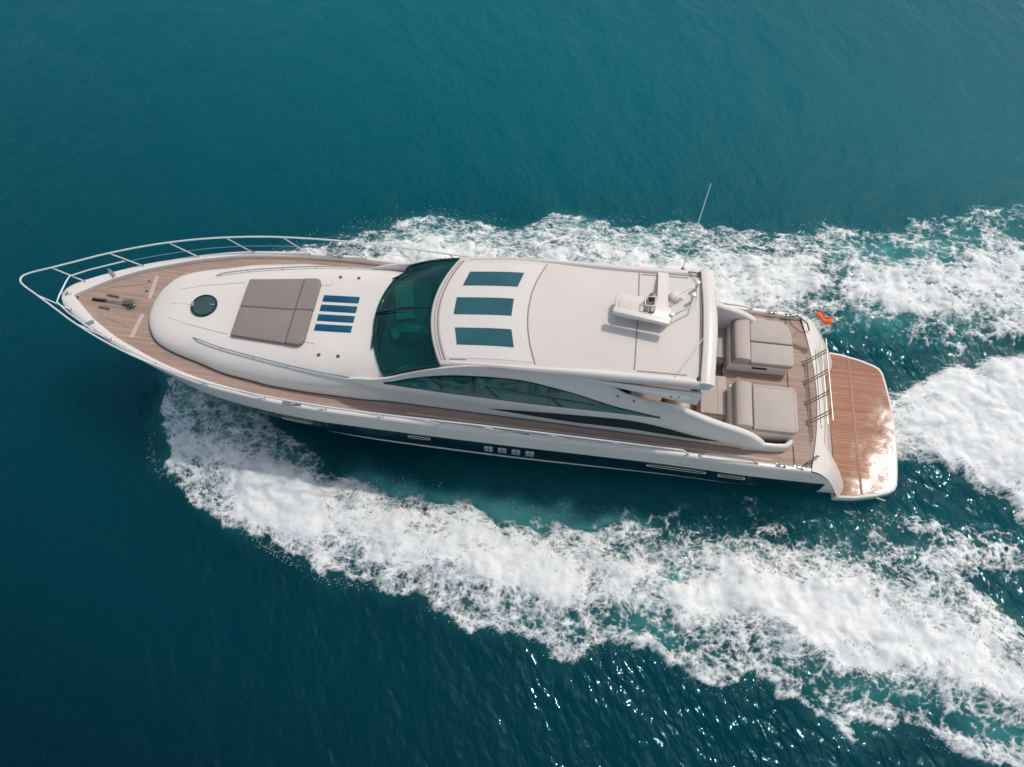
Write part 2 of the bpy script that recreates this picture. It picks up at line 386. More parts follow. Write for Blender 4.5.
def axis(a, b, step, far, g=1.35):
    c = list(np.arange(a, b + step / 2, step)); s = step
    lo = [c[0]]; hi = [c[-1]]
    while lo[-1] > -far: s *= g; lo.append(lo[-1] - s)
    s = step
    while hi[-1] < far: s *= g; hi.append(hi[-1] + s)
    return np.array(lo[:0:-1] + c + hi[1:])
def sheet(name, xs, ys, z, attrs, mat, keep=None):
    nx, ny = len(xs), len(ys)
    X, Y = np.meshgrid(xs, ys, indexing='xy')
    co = np.stack([X, Y, z], -1).reshape(-1, 3)
    idx = np.arange(nx * ny).reshape(ny, nx)
    F = np.stack([idx[:-1, :-1], idx[:-1, 1:], idx[1:, 1:], idx[1:, :-1]], -1).reshape(-1, 4)
    if keep is not None:
        k = keep[:-1, :-1] | keep[:-1, 1:] | keep[1:, 1:] | keep[1:, :-1]
        F = F[k.reshape(-1)]
        used = np.unique(F); remap = np.full(len(co), -1); remap[used] = np.arange(len(used))
        co = co[used]; F = remap[F]
    else: used = None
    me = bpy.data.meshes.new(name)
    me.vertices.add(len(co)); me.vertices.foreach_set('co', co.astype(np.float32).ravel())
    me.loops.add(F.size); me.loops.foreach_set('vertex_index', F.astype(np.int32).ravel())
    me.polygons.add(len(F)); me.polygons.foreach_set('loop_start', np.arange(0, F.size, 4, dtype=np.int32))
    me.polygons.foreach_set('use_smooth', np.ones(len(F), bool))
    me.update(calc_edges=True); me.validate()
    for k, a in attrs.items():
        at = me.attributes.new(k, 'FLOAT', 'POINT'); v = a.reshape(-1)
        if used is not None: v = v[used]
        at.data.foreach_set('value', v.astype(np.float32))
    me.materials.append(mat)
    o = bpy.data.objects.new(name, me); col.objects.link(o); return o

def water_material():
    m, n, p, o = nodes('sea_water')
    tc = N(n, 'ShaderNodeTexCoord')
    at = N(n, 'ShaderNodeAttribute', attribute_name='aerated')
    big = N(n, 'ShaderNodeTexNoise', Scale=0.09, Detail=3.0); n.links.new(tc.outputs['Object'], big.inputs['Vector'])
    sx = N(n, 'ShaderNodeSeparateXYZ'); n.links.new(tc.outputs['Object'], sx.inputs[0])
    refl_grad = mth(n, 'ADD', mth(n, 'MULTIPLY', sx.outputs['Y'], 0.040), mth(n, 'MULTIPLY', sx.outputs['X'], 0.010))  # sky-reflection and Fresnel brightening painted into the base colour, with some upwelling tone
    refl_grad = mth(n, 'ADD', mth(n, 'ADD', refl_grad, 0.26), mth(n, 'MULTIPLY', big.outputs['Fac'], 0.18))
    deep = ramp(n, [(0.0, (0.0001, 0.017, 0.031)), (1.0, (0.0002, 0.112, 0.145))], refl_grad)
    fine = N(n, 'ShaderNodeTexNoise', Scale=1.4, Detail=5.0); n.links.new(tc.outputs['Object'], fine.inputs['Vector'])
    af = mth(n, 'MULTIPLY', at.outputs['Fac'], mth(n, 'ADD', 0.45, fine.outputs['Fac']), clamp=True)
    mint = ramp(n, [(0.45, (0.040, 0.27, 0.275)), (1.0, (0.13, 0.50, 0.49))], af)
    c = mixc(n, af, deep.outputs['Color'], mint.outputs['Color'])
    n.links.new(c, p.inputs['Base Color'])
    p.inputs['Roughness'].default_value = 0.03; p.inputs['IOR'].default_value = 1.333; p.inputs['Specular IOR Level'].default_value = 0.5
    p.subsurface_method = 'BURLEY'; p.inputs['Subsurface Weight'].default_value = 1.0; p.inputs['Subsurface Radius'].default_value = (0.6, 1.0, 1.0); p.inputs['Subsurface Scale'].default_value = 7.0
    p.inputs['Specular Tint'].default_value = (0.36, 0.80, 0.91, 1)
    mp = N(n, 'ShaderNodeMapping'); mp.inputs['Scale'].default_value = (4.6, 2.4, 1); vr = N(n, 'ShaderNodeVectorRotate', rotation_type='Z_AXIS'); vr.inputs['Angle'].default_value = R(-28); n.links.new(tc.outputs['Object'], vr.inputs['Vector']); n.links.new(vr.outputs[0], mp.inputs['Vector'])
    a = N(n, 'ShaderNodeTexNoise', Scale=1.0, Detail=2.0, Roughness=0.4, Distortion=0.25); n.links.new(mp.outputs[0], a.inputs['Vector'])
    mp2 = N(n, 'ShaderNodeMapping'); mp2.inputs['Rotation'].default_value = (0, 0, R(-10)); mp2.inputs['Scale'].default_value = (1.3, 0.8, 1); n.links.new(tc.outputs['Object'], mp2.inputs['Vector'])
    b = N(n, 'ShaderNodeTexNoise', Scale=1.0, Detail=1.0, Roughness=0.4); n.links.new(mp2.outputs[0], b.inputs['Vector'])
    hgt = mth(n, 'ADD', a.outputs['Fac'], mth(n, 'MULTIPLY', b.outputs['Fac'], 1.0))
    calm = ramp(n, [(0.0, 0.85), (1.0, 0.5)], mth(n, 'ADD', mth(n, 'MULTIPLY', sx.outputs['Y'], 0.075), mth(n, 'MULTIPLY', mth(n, 'SUBTRACT', big.outputs['Fac'], 0.5), 0.9)))
    ag = calm.outputs['Color']
    ac = N(n, 'ShaderNodeAttribute', attribute_name='chop'); ag = mth(n, 'ADD', ag, mth(n, 'MULTIPLY', ac.outputs['Fac'], 1.25))
    bp = N(n, 'ShaderNodeBump', Distance=0.055); n.links.new(ag, bp.inputs['Strength']); n.links.new(hgt, bp.inputs['Height']); n.links.new(bp.outputs['Normal'], p.inputs['Normal'])
    return m
def foam_material(name, stretch):
    m, n, p, o = nodes(name)
    tc = N(n, 'ShaderNodeTexCoord'); at = N(n, 'ShaderNodeAttribute', attribute_name='froth')
    wn = N(n, 'ShaderNodeTexNoise', Scale=1.3, Detail=1.5); n.links.new(tc.outputs['Object'], wn.inputs['Vector'])
    vm = N(n, 'ShaderNodeVectorMath', operation='SCALE'); vm.inputs['Scale'].default_value = 0.45; n.links.new(wn.outputs['Color'], vm.inputs[0])
    va = N(n, 'ShaderNodeVectorMath', operation='ADD'); n.links.new(tc.outputs['Object'], va.inputs[0]); n.links.new(vm.outputs[0], va.inputs[1])
    mp = N(n, 'ShaderNodeMapping'); mp.inputs['Scale'].default_value = stretch; mp.inputs['Rotation'].default_value = (0, 0, R(15)); n.links.new(va.outputs[0], mp.inputs['Vector'])
    def ridge(scale, det):
        v = N(n, 'ShaderNodeTexNoise', Scale=scale, Detail=det, Roughness=0.55, Distortion=0.2); n.links.new(mp.outputs[0], v.inputs['Vector'])
        return mth(n, 'SUBTRACT', 1.0, mth(n, 'MULTIPLY', mth(n, 'ABSOLUTE', mth(n, 'SUBTRACT', v.outputs['Fac'], 0.5)), 5.5), clamp=True)
    def cells(scale):
        v = N(n, 'ShaderNodeTexVoronoi', feature='SMOOTH_F1', voronoi_dimensions='2D', Scale=scale, Smoothness=0.35, Randomness=1.0); n.links.new(mp.outputs[0], v.inputs['Vector'])
        return v.outputs['Distance']
    w1 = ridge(1.2, 2.0); c1 = cells(3.0); w2 = cells(6.5); c3 = cells(13.0)
    L = mth(n, 'ADD', mth(n, 'MULTIPLY', w1, 0.22), mth(n, 'ADD', mth(n, 'MULTIPLY', c1, 0.42), mth(n, 'ADD', mth(n, 'MULTIPLY', w2, 0.50), mth(n, 'MULTIPLY', c3, 0.42))))
    fine = N(n, 'ShaderNodeTexNoise', Scale=17.0, Detail=5.0, Roughness=0.75); n.links.new(va.outputs[0], fine.inputs['Vector'])
    L = mth(n, 'ADD', mth(n, 'SUBTRACT', L, 0.10), mth(n, 'MULTIPLY', mth(n, 'SUBTRACT', fine.outputs['Fac'], 0.5), 1.15))
    thr = mth(n, 'SUBTRACT', 1.02, at.outputs['Fac'])
    al = mth(n, 'DIVIDE', mth(n, 'ADD', mth(n, 'SUBTRACT', L, thr), 0.10), 0.62, clamp=True)
    al = mth(n, 'MULTIPLY', al, mth(n, 'MULTIPLY', at.outputs['Fac'], 4.0, clamp=True), clamp=True)
    cl = N(n, 'ShaderNodeTexNoise', Scale=2.6, Detail=8.0, Roughness=0.72); n.links.new(va.outputs[0], cl.inputs['Vector'])
    cr = ramp(n, [(0.30, (0.60, 0.69, 0.70)), (0.56, (0.86, 0.865, 0.855))], cl.outputs['Fac'])
    n.links.new(cr.outputs['Color'], p.inputs['Base Color']); p.inputs['Roughness'].default_value = 0.75; p.inputs['Specular IOR Level'].default_value = 0.25
    hh = mth(n, 'ADD', mth(n, 'MULTIPLY', cl.outputs['Fac'], 1.4), mth(n, 'ADD', mth(n, 'MULTIPLY', fine.outputs['Fac'], 0.5), mth(n, 'MULTIPLY', w2, 0.35)))
    bp = N(n, 'ShaderNodeBump', Strength=0.35, Distance=0.06); n.links.new(hh, bp.inputs['Height']); n.links.new(bp.outputs['Normal'], p.inputs['Normal'])
    tr = N(n, 'ShaderNodeBsdfTransparent'); mx = N(n, 'ShaderNodeMixShader')
    n.links.new(al, mx.inputs[0]); n.links.new(tr.outputs[0], mx.inputs[1]); n.links.new(p.outputs[0], mx.inputs[2]); n.links.new(mx.outputs[0], o.inputs['Surface'])
    return m

def build_sea():
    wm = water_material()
    xs = axis(-12, 30, 0.12, 900); ys = axis(-13, 20, 0.12, 900)
    X, Y = np.meshgrid(xs, ys, indexing='xy')
    sp, ss, sq = fields(X, Y)
    near = np.exp(-np.maximum(0, np.hypot(X - 9, Y - 2) - 40) / 60)
    (dp, ds, dq), _ = foam_density(X, Y)
    dist = sstep(-1.2, 0.5, np.maximum(np.maximum(sp, ss), sq)) * near
    Z = swell(X, Y) * near + wake_height(sp, ss, sq) * near + 0.05 * dist * fbm(X * 1.8, Y * 1.8, 55, 3)
    chop = np.clip(sstep(13.5, 16, X) * sstep(-4.4, -3.4, Y) * (1 - sstep(-2.2, -1.6, Y + 0.0 * X)) + sstep(17.8, 18.6, X) * (1 - sstep(3.0, 4.2, np.abs(Y))), 0, 1) * (1 - sstep(26, 34, X))
    glit = 0.80 * sstep(9, 15, X) * (1 - sstep(-6.0, -4.5, Y)) * (1 - sstep(24, 34, X)) * (0.6 + 0.8 * vnoise(X * 0.5, Y * 0.5, 301))
    Z = Z + chop * (0.07 * fbm(X * 1.3 + Y * 0.8, Y * 2.8 - X * 0.6, 201, 2) + 0.05 * fbm(X * 1.1, Y * 1.3, 211, 2))
    aer = np.clip(0.75 * sstep(-0.45, 0.7, np.maximum(np.maximum(sp, ss), sq)) + 0.0 * dp, 0, 1) * near
    aer = aer * (0.75 + 0.5 * fbm(X * 0.7, Y * 0.7, 15, 3))
    aer = np.maximum(aer, 0.95 * np.exp(-((sp - 0.1) / 0.38) ** 2) * sstep(6.3, 7.5, X) * (1 - sstep(13, 16, X)) * (Y > -3.7))
    aer = np.maximum(aer, 0.22 * sstep(0, 1, 1 - np.abs(Y + 2.6) / 1.6) * sstep(7, 10, X))
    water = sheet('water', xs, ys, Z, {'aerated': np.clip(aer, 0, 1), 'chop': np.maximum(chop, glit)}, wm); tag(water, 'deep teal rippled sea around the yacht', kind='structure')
    foams = [('port_wake_foam', 'broad white curling bow wave foam spreading below the navy hull side', 0, (1.0, -9.5, 28.0, -0.2), (1.0, 1.25, 1)),
             ('starboard_wake_foam', 'white churned foam band beyond the far side of the yacht', 1, (1.5, 0.6, 28.0, 10.0), (0.85, 1.3, 1)),
             ('propeller_wash_foam', 'smooth pale foam trail streaming straight behind the swim platform', 2, (18.9, -3.6, 28.0, 4.0), (0.75, 1.3, 1))]
    for name, label, k, (x0, y0, x1, y1), stretch in foams:
        fx = np.arange(x0, x1, 0.045); fy = np.arange(y0, y1, 0.045)
        X, Y = np.meshgrid(fx, fy, indexing='xy')
        ds_, (sp, ss, sq) = foam_density(X, Y); d = ds_[k]
        base = swell(X, Y) + wake_height(sp, ss, sq) + 0.05 * sstep(-1.2, 0.5, np.maximum(np.maximum(sp, ss), sq)) * fbm(X * 1.8, Y * 1.8, 55, 3)
        z = base + 0.012 + np.clip(d, 0, 1) * (0.10 + 0.13 * fbm(X * 1.4, Y * 1.4, 131, 3) + 0.10 * np.abs(fbm(X * 2.6, Y * 2.6, 141, 3)))
        inhull = (np.abs(Y) < 1.35) & (X > 5.5) & (X < 18.4)
        o = sheet(name, fx, fy, z, {'froth': d}, foam_material(name + '_froth', stretch), (d > 0.06) & ~inhull)
        tag(o, label, kind='stuff')

# ------------------------------------------------------------------ yacht geometry functions
def T(x): return 0.045 * (17.8 - x)
XG = [0, 0.1, 0.3, 0.66, 1.23, 1.67, 2.07, 2.8, 3.9, 4.8, 5.7, 6.8, 8.4, 10.6, 12.7, 14.5, 16, 17.2, 17.8, 18.5]
YG = [0.0, 0.22, 0.39, 0.62, 0.93, 1.15, 1.30, 1.58, 1.87, 2.00, 2.09, 2.14, 2.14, 2.13, 2.10, 2.08, 2.10, 2.08, 2.06, 2.03]
def yg(x): return ips(x, XG, YG)
def sheer(x): return 1.76 + T(x)
PROF = [(a ** 0.80, a ** 1.35) for a in lin(0, 1, 15)]              # transom slope, shared with the hull's quarters
XT0, XT1, ZT1 = 17.42, 18.45, 0.47
def htop(x):
    if x <= XT0: return sheer(x)
    u = (x - XT0) / (XT1 - XT0)
    return sheer(XT0) + (ZT1 - sheer(XT0)) * ip(u, [p[0] for p in PROF], [p[1] for p in PROF])
def zk(x): return ips(x, [0, 0.3, 0.6, 1, 2, 3, 4, 6, 8, 18.5], [2.50, 2.08, 1.75, 1.42, 0.82, 0.42, 0.12, -0.22, -0.35, -0.35])
def hb(x, z):
    k = zk(x); g = sheer(x); t = (z - k) / (g - k)
    if t <= 0: return 0.0
    p = ips(x, [0, 1, 2, 3, 4, 5.5, 8.2, 12, 18], [1.0, 1.15, 1.5, 2.1, 2.8, 3.6, 5.2, 6, 6])
    return yg(x) * (1 - (1 - min(t, 1)) ** p)
HX = [0.0, 0.05, 0.12, 0.22, 0.35, 0.5, 0.7] + lin(1.0, 17.42, 62) + lin(17.5, 18.45, 12)
def zone(zlo, zhi, rows, off=0.0, ok=lambda x: True):
    m = MB()
    for s in (1, -1):
        G = []
        for x in HX:
            if not ok(x): continue
            k = zk(x); t = htop(x)
            a = min(max(zlo(x), k), t); b = min(max(zhi(x), k), t)
            G.append([(x, s * (hb(x, z) + (off if z > k else 0)), z) for z in lin(a, b, rows)])
        m.grid(G)
    return m
def zdeck(x): return 1.69 + T(x)
def capw(x): return ip(x, [0, 0.38, 1, 2, 4, 7, 18], [0.5, 0.36, 0.22, 0.15, 0.12, 0.10, 0.10])
def ztop(x): return ips(x, [2.1, 3.5, 4.3, 6, 7, 8, 9], [2.62, 2.71, 2.75, 2.86, 2.94, 3.05, 3.12])
def ybase(x): return ips(x, [2.12, 2.14, 2.18, 2.31, 2.56, 3.03, 3.65, 4.28, 5.03, 5.38, 6.46, 7.4, 8.1, 15], [0, 0.2, 0.37, 0.65, 0.93, 1.14, 1.31, 1.49, 1.60, 1.65, 1.69, 1.69, 1.645, 1.65])
def nose(x):
    if x >= 3.0: return 1.0
    return max(0.0, 1 - ((3.0 - x) / 0.88) ** 2.6) ** 0.5
SN, SM = 4.2, 2.3
def ztr(x, y):
    b = max(ybase(x), 1e-3); h = (ztop(x) - zdeck(x)) * nose(x)
    return zdeck(x) + h * max(0.0, 1 - min(1, abs(y) / b) ** SN) ** (1 / SM)
def xwb(y): return 7.55 + 0.215 * y * y                            # windscreen foot
def xwt(y): return 8.87 + 0.20 * y * y                             # windscreen head
def zr(x): return ips(x, [8.8, 9.5, 10.7, 12, 13.7, 15.1], [3.60, 3.745, 3.89, 3.915, 3.96, 4.01])
def wr(x): return ips(x, [8.8, 9.3, 11, 12.4, 13.7, 14.7, 15], [1.33, 1.37, 1.41, 1.42, 1.42, 1.43, 1.43])
def zroof(x, y): return zr(x) - 0.06 * y * y
def yside(x, z):
    return 1.62 + (0.05 if z < 2.75 else 0.20) * (2.75 - z) - ip(x, [6.6, 7.7], [0.16, 0.0])
ZTX = [6.6, 7.4, 8.0, 8.6, 9.23, 10, 11, 12, 12.6, 13.24, 14.38, 15.25, 15.95, 16.2, 16.38, 16.5]
ZTZ = [2.45, 2.82, 2.97, 3.25, 3.49, 3.69, 3.77, 3.78, 3.64, 3.28, 2.96, 2.57, 2.28, 2.10, 1.92, 1.74]
def zt(x): return ips(x, ZTX, ZTZ)

def build_yacht():
    Y = empty('motor_yacht', (9.0, 0, 0))
    tag(Y, 'sleek white motor yacht with navy hull band and teak decks speeding left across the sea', 'yacht')
    # ---- hull
    z_navy1 = lambda x: 1.20 + T(x); z_navy0 = lambda x: 0.57 + T(x); z_boot0 = lambda x: 0.37 + T(x)
    hull = zone(z_navy1, lambda x: 9, 6)
    hull.poly([(18.45, s * hb(18.45, z), z) for s, z in ((1, 0.47), (1, 0.1), (1, -0.3), (-1, -0.3), (-1, 0.1), (-1, 0.47))])
    h = hull.build('hull', M['gel'], Y)
    zone(z_navy0, z_navy1, 5, 0.0, lambda x: x <= 17.94).build('navy_band', M['navy'], h)
    zone(z_navy0, z_navy1, 5, 0.0, lambda x: x >= 17.93).build('hull_quarter', M['gel'], h, pieces=True)
    zone(z_boot0, z_navy0, 2).build('boot_stripe', M['boot'], h)
    zone(lambda x: -9, z_boot0, 10).build('hull_bottom', M['bottom'], h)
    # gunwale: rounded cap and inner bulwark face
    m = MB()
    for s in (1, -1):
        G = []
        for x in [0.0, 0.02, 0.06, 0.12, 0.2, 0.3, 0.38, 0.5, 0.7] + lin(1.0, 17.42, 60):
            y = yg(x); w_ = min(capw(x), y); z = sheer(x); yi = max(0.0, y - w_)
            e = 0.02 * min(1, y / 0.2)
            G.append([(x, s * (y + e), z - 0.05), (x, s * (y + e), z), (x, s * (y - 0.01 * min(1, y / .2)), z + 0.028), (x, s * max(0, y - w_ * 0.5), z + 0.034), (x, s * yi, z + 0.02), (x, s * max(0, yi - 0.012), z - 0.02), (x, s * max(0, yi - 0.018), zdeck(x) - 0.02)])
        m.grid(G)
    gw = m.build('gunwale', M['gel'], Y, angle=60)
    # ---- teak decks
    m = MB()
    G = []
    for x in [0.36, 0.5, 0.7] + lin(1.0, 15.2, 50):
        yi = max(0.0, yg(x) - capw(x) - 0.01); a = 0.0 if x < 7.2 else 1.5
        G.append((x, a, yi))
    for s in (1, -1):
        m.grid([[(x, s * (0 if x < 7.3 else 1.45), zdeck(x)), (x, s * (0.5 * yi if x < 7.3 else 1.5), zdeck(x)), (x, s * yi, zdeck(x))] for x, a, yi in G])
        m.grid([[(x, s * y, zdeck(x)) for y in (1.45, 1.5, yg(x) - capw(x) - 0.01)] for x in lin(15.2, 17.1, 8)])
    xt = lambda y: 17.70 - 0.065 * y * y
    G = []
    for i in range(7):
        row = []
        for y in lin(-1.96, 1.96, 31):
            x = 17.06 + (xt(y) - 17.06) * i / 6
            row.append((x, y, zdeck(x)))
        G.append(row)
    m.grid(G)
    deck = m.build('teak_deck', M['teak'], Y)
    for s in (1, -1):                                                  # pale margin boards on the foredeck
        q = MB()
        for (x0, y0), (x1, y1) in (((1.97, 0.22), (1.93, 0.88)),):
            d = Vector((x1 - x0, y1 - y0)).normalized(); nrm = Vector((-d.y, d.x)) * 0.045
            P = [(x0 + nrm.x, s * (y0 + nrm.y)), (x1 + nrm.x, s * (y1 + nrm.y)), (x1 - nrm.x, s * (y1 - nrm.y)), (x0 - nrm.x, s * (y0 - nrm.y))]
            q.prism(P, lambda x, y: zdeck(x) - 0.01, lambda x, y: zdeck(x) + 0.006)
        q.build('margin_board', M['teak_l'], deck)
    q = MB()
    for s in (1, -1):                                                  # caulked king plank line along the side decks
        for off in (0.11,):
            P = [(x, s * ((yg(x) - capw(x)) * 0.5 + 0.5 * 1.68 + 0.02), zdeck(x) + 0.005) for x in lin(8.5, 16.6, 40)]
            q.grid([[(x, y - 0.016, z), (x, y + 0.016, z)] for x, y, z in P])
    q.build('king_plank', M['teak_l'], deck, pieces=True)
    for s in (1, -1):                                                  # scupper dark edge at the trunk foot
        q = MB(); q.tube([(x, s * (ybase(x) + 0.015), zdeck(x) + 0.012) for x in [2.16, 2.2, 2.26, 2.36, 2.5, 2.7] + lin(3, 15.2, 40)], 0.014, 5)
        q.build('deck_caulking', M['seam_d'], deck, pieces=True)
    # locker lids outlined in the foredeck teak
    q = MB()
    for x0, y0, x1, y1 in ((0.95, 0.14, 1.80, 0.62), (0.95, -0.62, 1.80, -0.14)):
        f = lambda x: 0.80 + 0.2 * (x - 0.95)
        a, b = (y0, y1)
        pts = [(x0, a), (x1, a), (x1, b), (x0, b * 0.62 if b > 0 else b)] if a > 0 else [(x0, a * 0.62), (x1, a), (x1, b), (x0, b)]
        q.tube([(x, y, zdeck(x) + 0.002) for x, y in pts], 0.008, 4, True)
    q.build('locker_lid_seam', M['seam'], deck, pieces=True)
    # ---- coachroof (the trunk cabin ahead of the windscreen)
    G = []
    th = [math.pi / 2 * (k / 18) for k in range(19)]
    for x in [2.12 + 0.88 * (1 - math.cos(a)) for a in lin(0.02, math.pi / 2, 16)] + lin(3.1, 8.1, 42):
        row = []
        for a in th:
            y = max(ybase(x), 1e-3) * math.cos(a) ** (2 / SN)
            xx = x if x <= 7.0 else 7.0 + (x - 7.0) * (xwb(y) + 0.05 - 7.0) / 1.1
            row.append((xx, y, ztr(xx, y) if a > 0 else zdeck(xx) - 0.02))
        G.append([(p[0], -p[1], p[2]) for p in row] + [p for p in row[-2::-1]])
    trunk = MB().grid(G).build('coachroof', M['gel'], Y, angle=60)
    # raised non slip centre panel seams
    q = MB()
    for s in (1, -1):
        q.tube([(x, s * y, ztr(x, y) + 0.002) for x, y in ((2.75, 0.40), (3.3, 0.55), (3.9, 0.66), (4.25, 0.72))], 0.007, 5)
        q.tube([(x, s * y, ztr(x, y) + 0.002) for x, y in ((6.05, 0.78), (6.3, 0.80), (6.3, 0.94))], 0.006, 5)
    q.tube([(2.7, 0, ztr(2.7, 0) + 0.002), (3.15, 0, ztr(3.15, 0) + 0.002)], 0.006, 5)
    q.build('panel_seam', M['seam_l'], trunk, pieces=True)
    # round hatch
    hx, hy = 3.49, -0.02; hz = ztr(hx, hy)
    hf = MB().lathe((hx, hy, hz), [(0.20, 0.0), (0.30, 0.0), (0.305, 0.025), (0.285, 0.045), (0.262, 0.045), (0.258, 0.03)], 40).build('deck_hatch', M['dgreen'], trunk)
    MB().lathe((hx, hy, hz), [(0.0, 0.036), (0.15, 0.035), (0.262, 0.031)], 40).build('hatch_glass', M['hatchg'], trunk)
    q = MB().box((hx + 0.2, hy + 0.02, hz + 0.055), (0.09, 0.03, 0.02), 0.3).box((hx - 0.27, hy, hz + 0.05), (0.05, 0.12, 0.02)); q.build('hatch_latch', M['steel'], trunk, 0.004, pieces=True)
    # four blue skylight panes
    for k in range(4):
        y0 = 0.50 - 0.265 * k; y1 = y0 - 0.175
        P = [(6.21, y0), (7.06, y0), (7.06, y1), (6.21, y1)]
        MB().prism(P, lambda x, y: ztr(x, y) - 0.01, lambda x, y: ztr(x, y) + 0.012).build('deck_window', M['blue'], trunk, 0.004)
    for s in (1, -1):
        pts = [(3.48, 0.86), (3.75, 0.96), (4.3, 1.10), (4.9, 1.21), (5.9, 1.37), (6.6, 1.45), (7.36, 1.50)]
        X_ = lin(3.48, 7.36, 26); P = []
        for x in X_:
            y = ips(x, [p[0] for p in pts], [p[1] for p in pts]); up = 0.055 * sstep(0, 0.08, np.float64(min(x - 3.48, 7.36 - x)))
            P.append((x, s * y, ztr(x, y) + float(up)))
        hr = MB().tube(P, 0.016, 8).build('handrail', M['steel'], trunk)
        q = MB()
        for x in (4.2, 5.0, 5.8, 6.6):
            y = ips(x, [p[0] for p in pts], [p[1] for p in pts]); q.tube([(x, s * y, ztr(x, y) - 0.01), (x, s * y, ztr(x, y) + 0.05)], 0.012, 8)
        q.build('handrail_foot', M['steel'], hr, pieces=True)
        for x in (6.46, 6.90):
            z = ztr(x, 1.06)
            MB().lathe((x, s * 1.06, z), [(0.0, 0.045), (0.018, 0.045), (0.024, 0.03), (0.04, 0.006), (0.045, -0.01)], 14).build('deck_fitting', M['dsteel'], trunk)
    # ---- cabin sides and aft wings
    for s in (1, -1):
        G = []
        for x in lin(6.6, 12, 30) + lin(12.15, 16.5, 32):
            z0 = zdeck(x) - 0.02; z1 = max(zt(x), z0 + 0.02); row = []
            for v in lin(0, 1, 14):
                z = z0 + (z1 - z0) * v
                fat = 0.07 * math.sin(math.pi * v) * sstep(13.5, 15.2, np.float64(x)) * min(1.0, (z1 - z0) / 0.5)
                row.append((x, s * (yside(x, z) + float(fat)), z))
            # roll the top inwards and come down the inside
            r_ = 0.06 + 0.10 * float(sstep(13.0, 15.0, np.float64(x)))
            for a in (30, 60, 90, 130, 170):
                row.append((x, s * (yside(x, z1) - r_ * 0.5 * (1 - math.cos(R(a)))), z1 + r_ * 0.35 * math.sin(R(a))))
            zi = max(z0 - 0.3, 1.35) if x > 13.3 else z0
            for v in (0.5, 1.0):
                row.append((x, s * (yside(x, z1) - r_ - 0.02), z1 + (zi - z1) * v))
            G.append(row)
        m = MB().grid(G)
        side = m.build('cabin_side', M['gel'], Y, angle=50)
        def on_side(curve_hi, curve_lo, x0, x1, off, n=44, rows=5):
            G = []
            for x in lin(x0, x1, n):
                a = ips(x, *curve_lo); b = max(ips(x, *curve_hi), a)
                row = []
                for z in lin(a, b, rows):
                    zz0 = zdeck(x) - 0.02; vv = (z - zz0) / max(0.05, zt(x) - zz0)
                    fat = 0.07 * math.sin(math.pi * min(1, max(0, vv))) * float(sstep(13.5, 15.2, np.float64(x))) * min(1.0, (zt(x) - zz0) / 0.5)
                    row.append((x, s * (yside(x, z) + fat + off), z))
                G.append(row)
            return MB().grid(G)
        hi = ([8.08, 8.94, 9.73, 10.8, 11.86, 13.08, 13.93], [2.87, 3.20, 3.36, 3.42, 3.24, 2.88, 2.72])
        lo = ([8.08, 9.15, 10.26, 11.36, 13.1, 13.93], [2.86, 2.79, 2.75, 2.71, 2.71, 2.71])
        frame_hi = (hi[0], [z + 0.03 for z in hi[1]]); frame_lo = (lo[0], [z - 0.015 for z in lo[1]])
        on_side(frame_hi, frame_lo, 8.02, 13.98, 0.006).build('window_surround', M['dgreen'], side)
        sw = on_side(hi, lo, 8.08, 13.93, 0.014).build('side_window', M['sidewin'], side)
        for xa, xb in ((9.25, 9.30), (9.95, 10.02), (11.55, 11.60)):
            on_side(hi, lo, xa, xb, 0.018, 3, 5).build('window_mullion', M['dgreen'], side)
        for (xa, za), (xb, zb2) in (((9.05, 3.22), (9.32, 2.92)), ((10.30, 3.12), (12.55, 2.92)), ((10.22, 3.14), (10.52, 2.80)), ((11.62, 3.02), (11.86, 2.76)), ((9.35, 3.28), (9.95, 3.30))):
            P = [(xa + (xb - xa) * t, za + (zb2 - za) * t) for t in lin(0, 1, 6)]
            MB().tube([(x, s * (yside(x, z) + 0.012), z) for x, z in P], 0.016, 5).build('window_brace', M['dgreen'], side)
        hi2 = ([10.30, 11.38, 13.15, 14.0, 14.7, 15.36], [2.31, 2.385, 2.46, 2.36, 2.21, 2.09])
        lo2 = ([10.30, 11.39, 12.3, 13.2, 14.05, 14.75, 15.36], [2.30, 2.18, 2.11, 2.10, 2.045, 2.03, 2.08])
        on_side(hi2, lo2, 10.30, 15.36, 0.008).build('styling_stripe', M['dgreen'], side)
        q = MB()
        for x, z in ((13.0, 3.27), (13.35, 3.17)):
            q.lathe((x, s * (yside(x, z) + 0.01), z), [(0.0, 0.02), (0.022, 0.015), (0.025, -0.01)], 10)
        q.build('vent_knob', M['dsteel'], side, pieces=True)
    # ---- windscreen
    ys_ = lin(-1.40, 1.40, 41)
    def wpt(y, v):
        yb_ = y * (1.50 / 1.40); x0, x1 = xwb(yb_), xwt(y); z0 = max(ztr(x0, yb_), 2.93 if abs(y) > 1.3 else 0) + 0.02; z1 = zroof(x1, y) - 0.05
        bul = 0.05 * math.sin(math.pi * v)
        return (x0 + (x1 - x0) * v - bul * 0.6, yb_ + (y - yb_) * v, z0 + (z1 - z0) * v + bul)
    scr = MB().grid([[wpt(y, v) for y in ys_] for v in lin(0.0, 1, 9)]).build('windscreen', M['screen'], Y)
    def up(p, d=0.012): return (p[0] - d * 0.4, p[1], p[2] + d)
    q = MB()
    q.tube([up(wpt(y, 0)) for y in ys_], 0.026, 6); q.tube([up(wpt(y, 1)) for y in ys_], 0.024, 6)
    for e in (-1.40, 1.40): q.tube([up(wpt(e, v)) for v in lin(0, 1, 9)], 0.03, 6)
    q.build('windscreen_frame', M['dgreen'], scr)
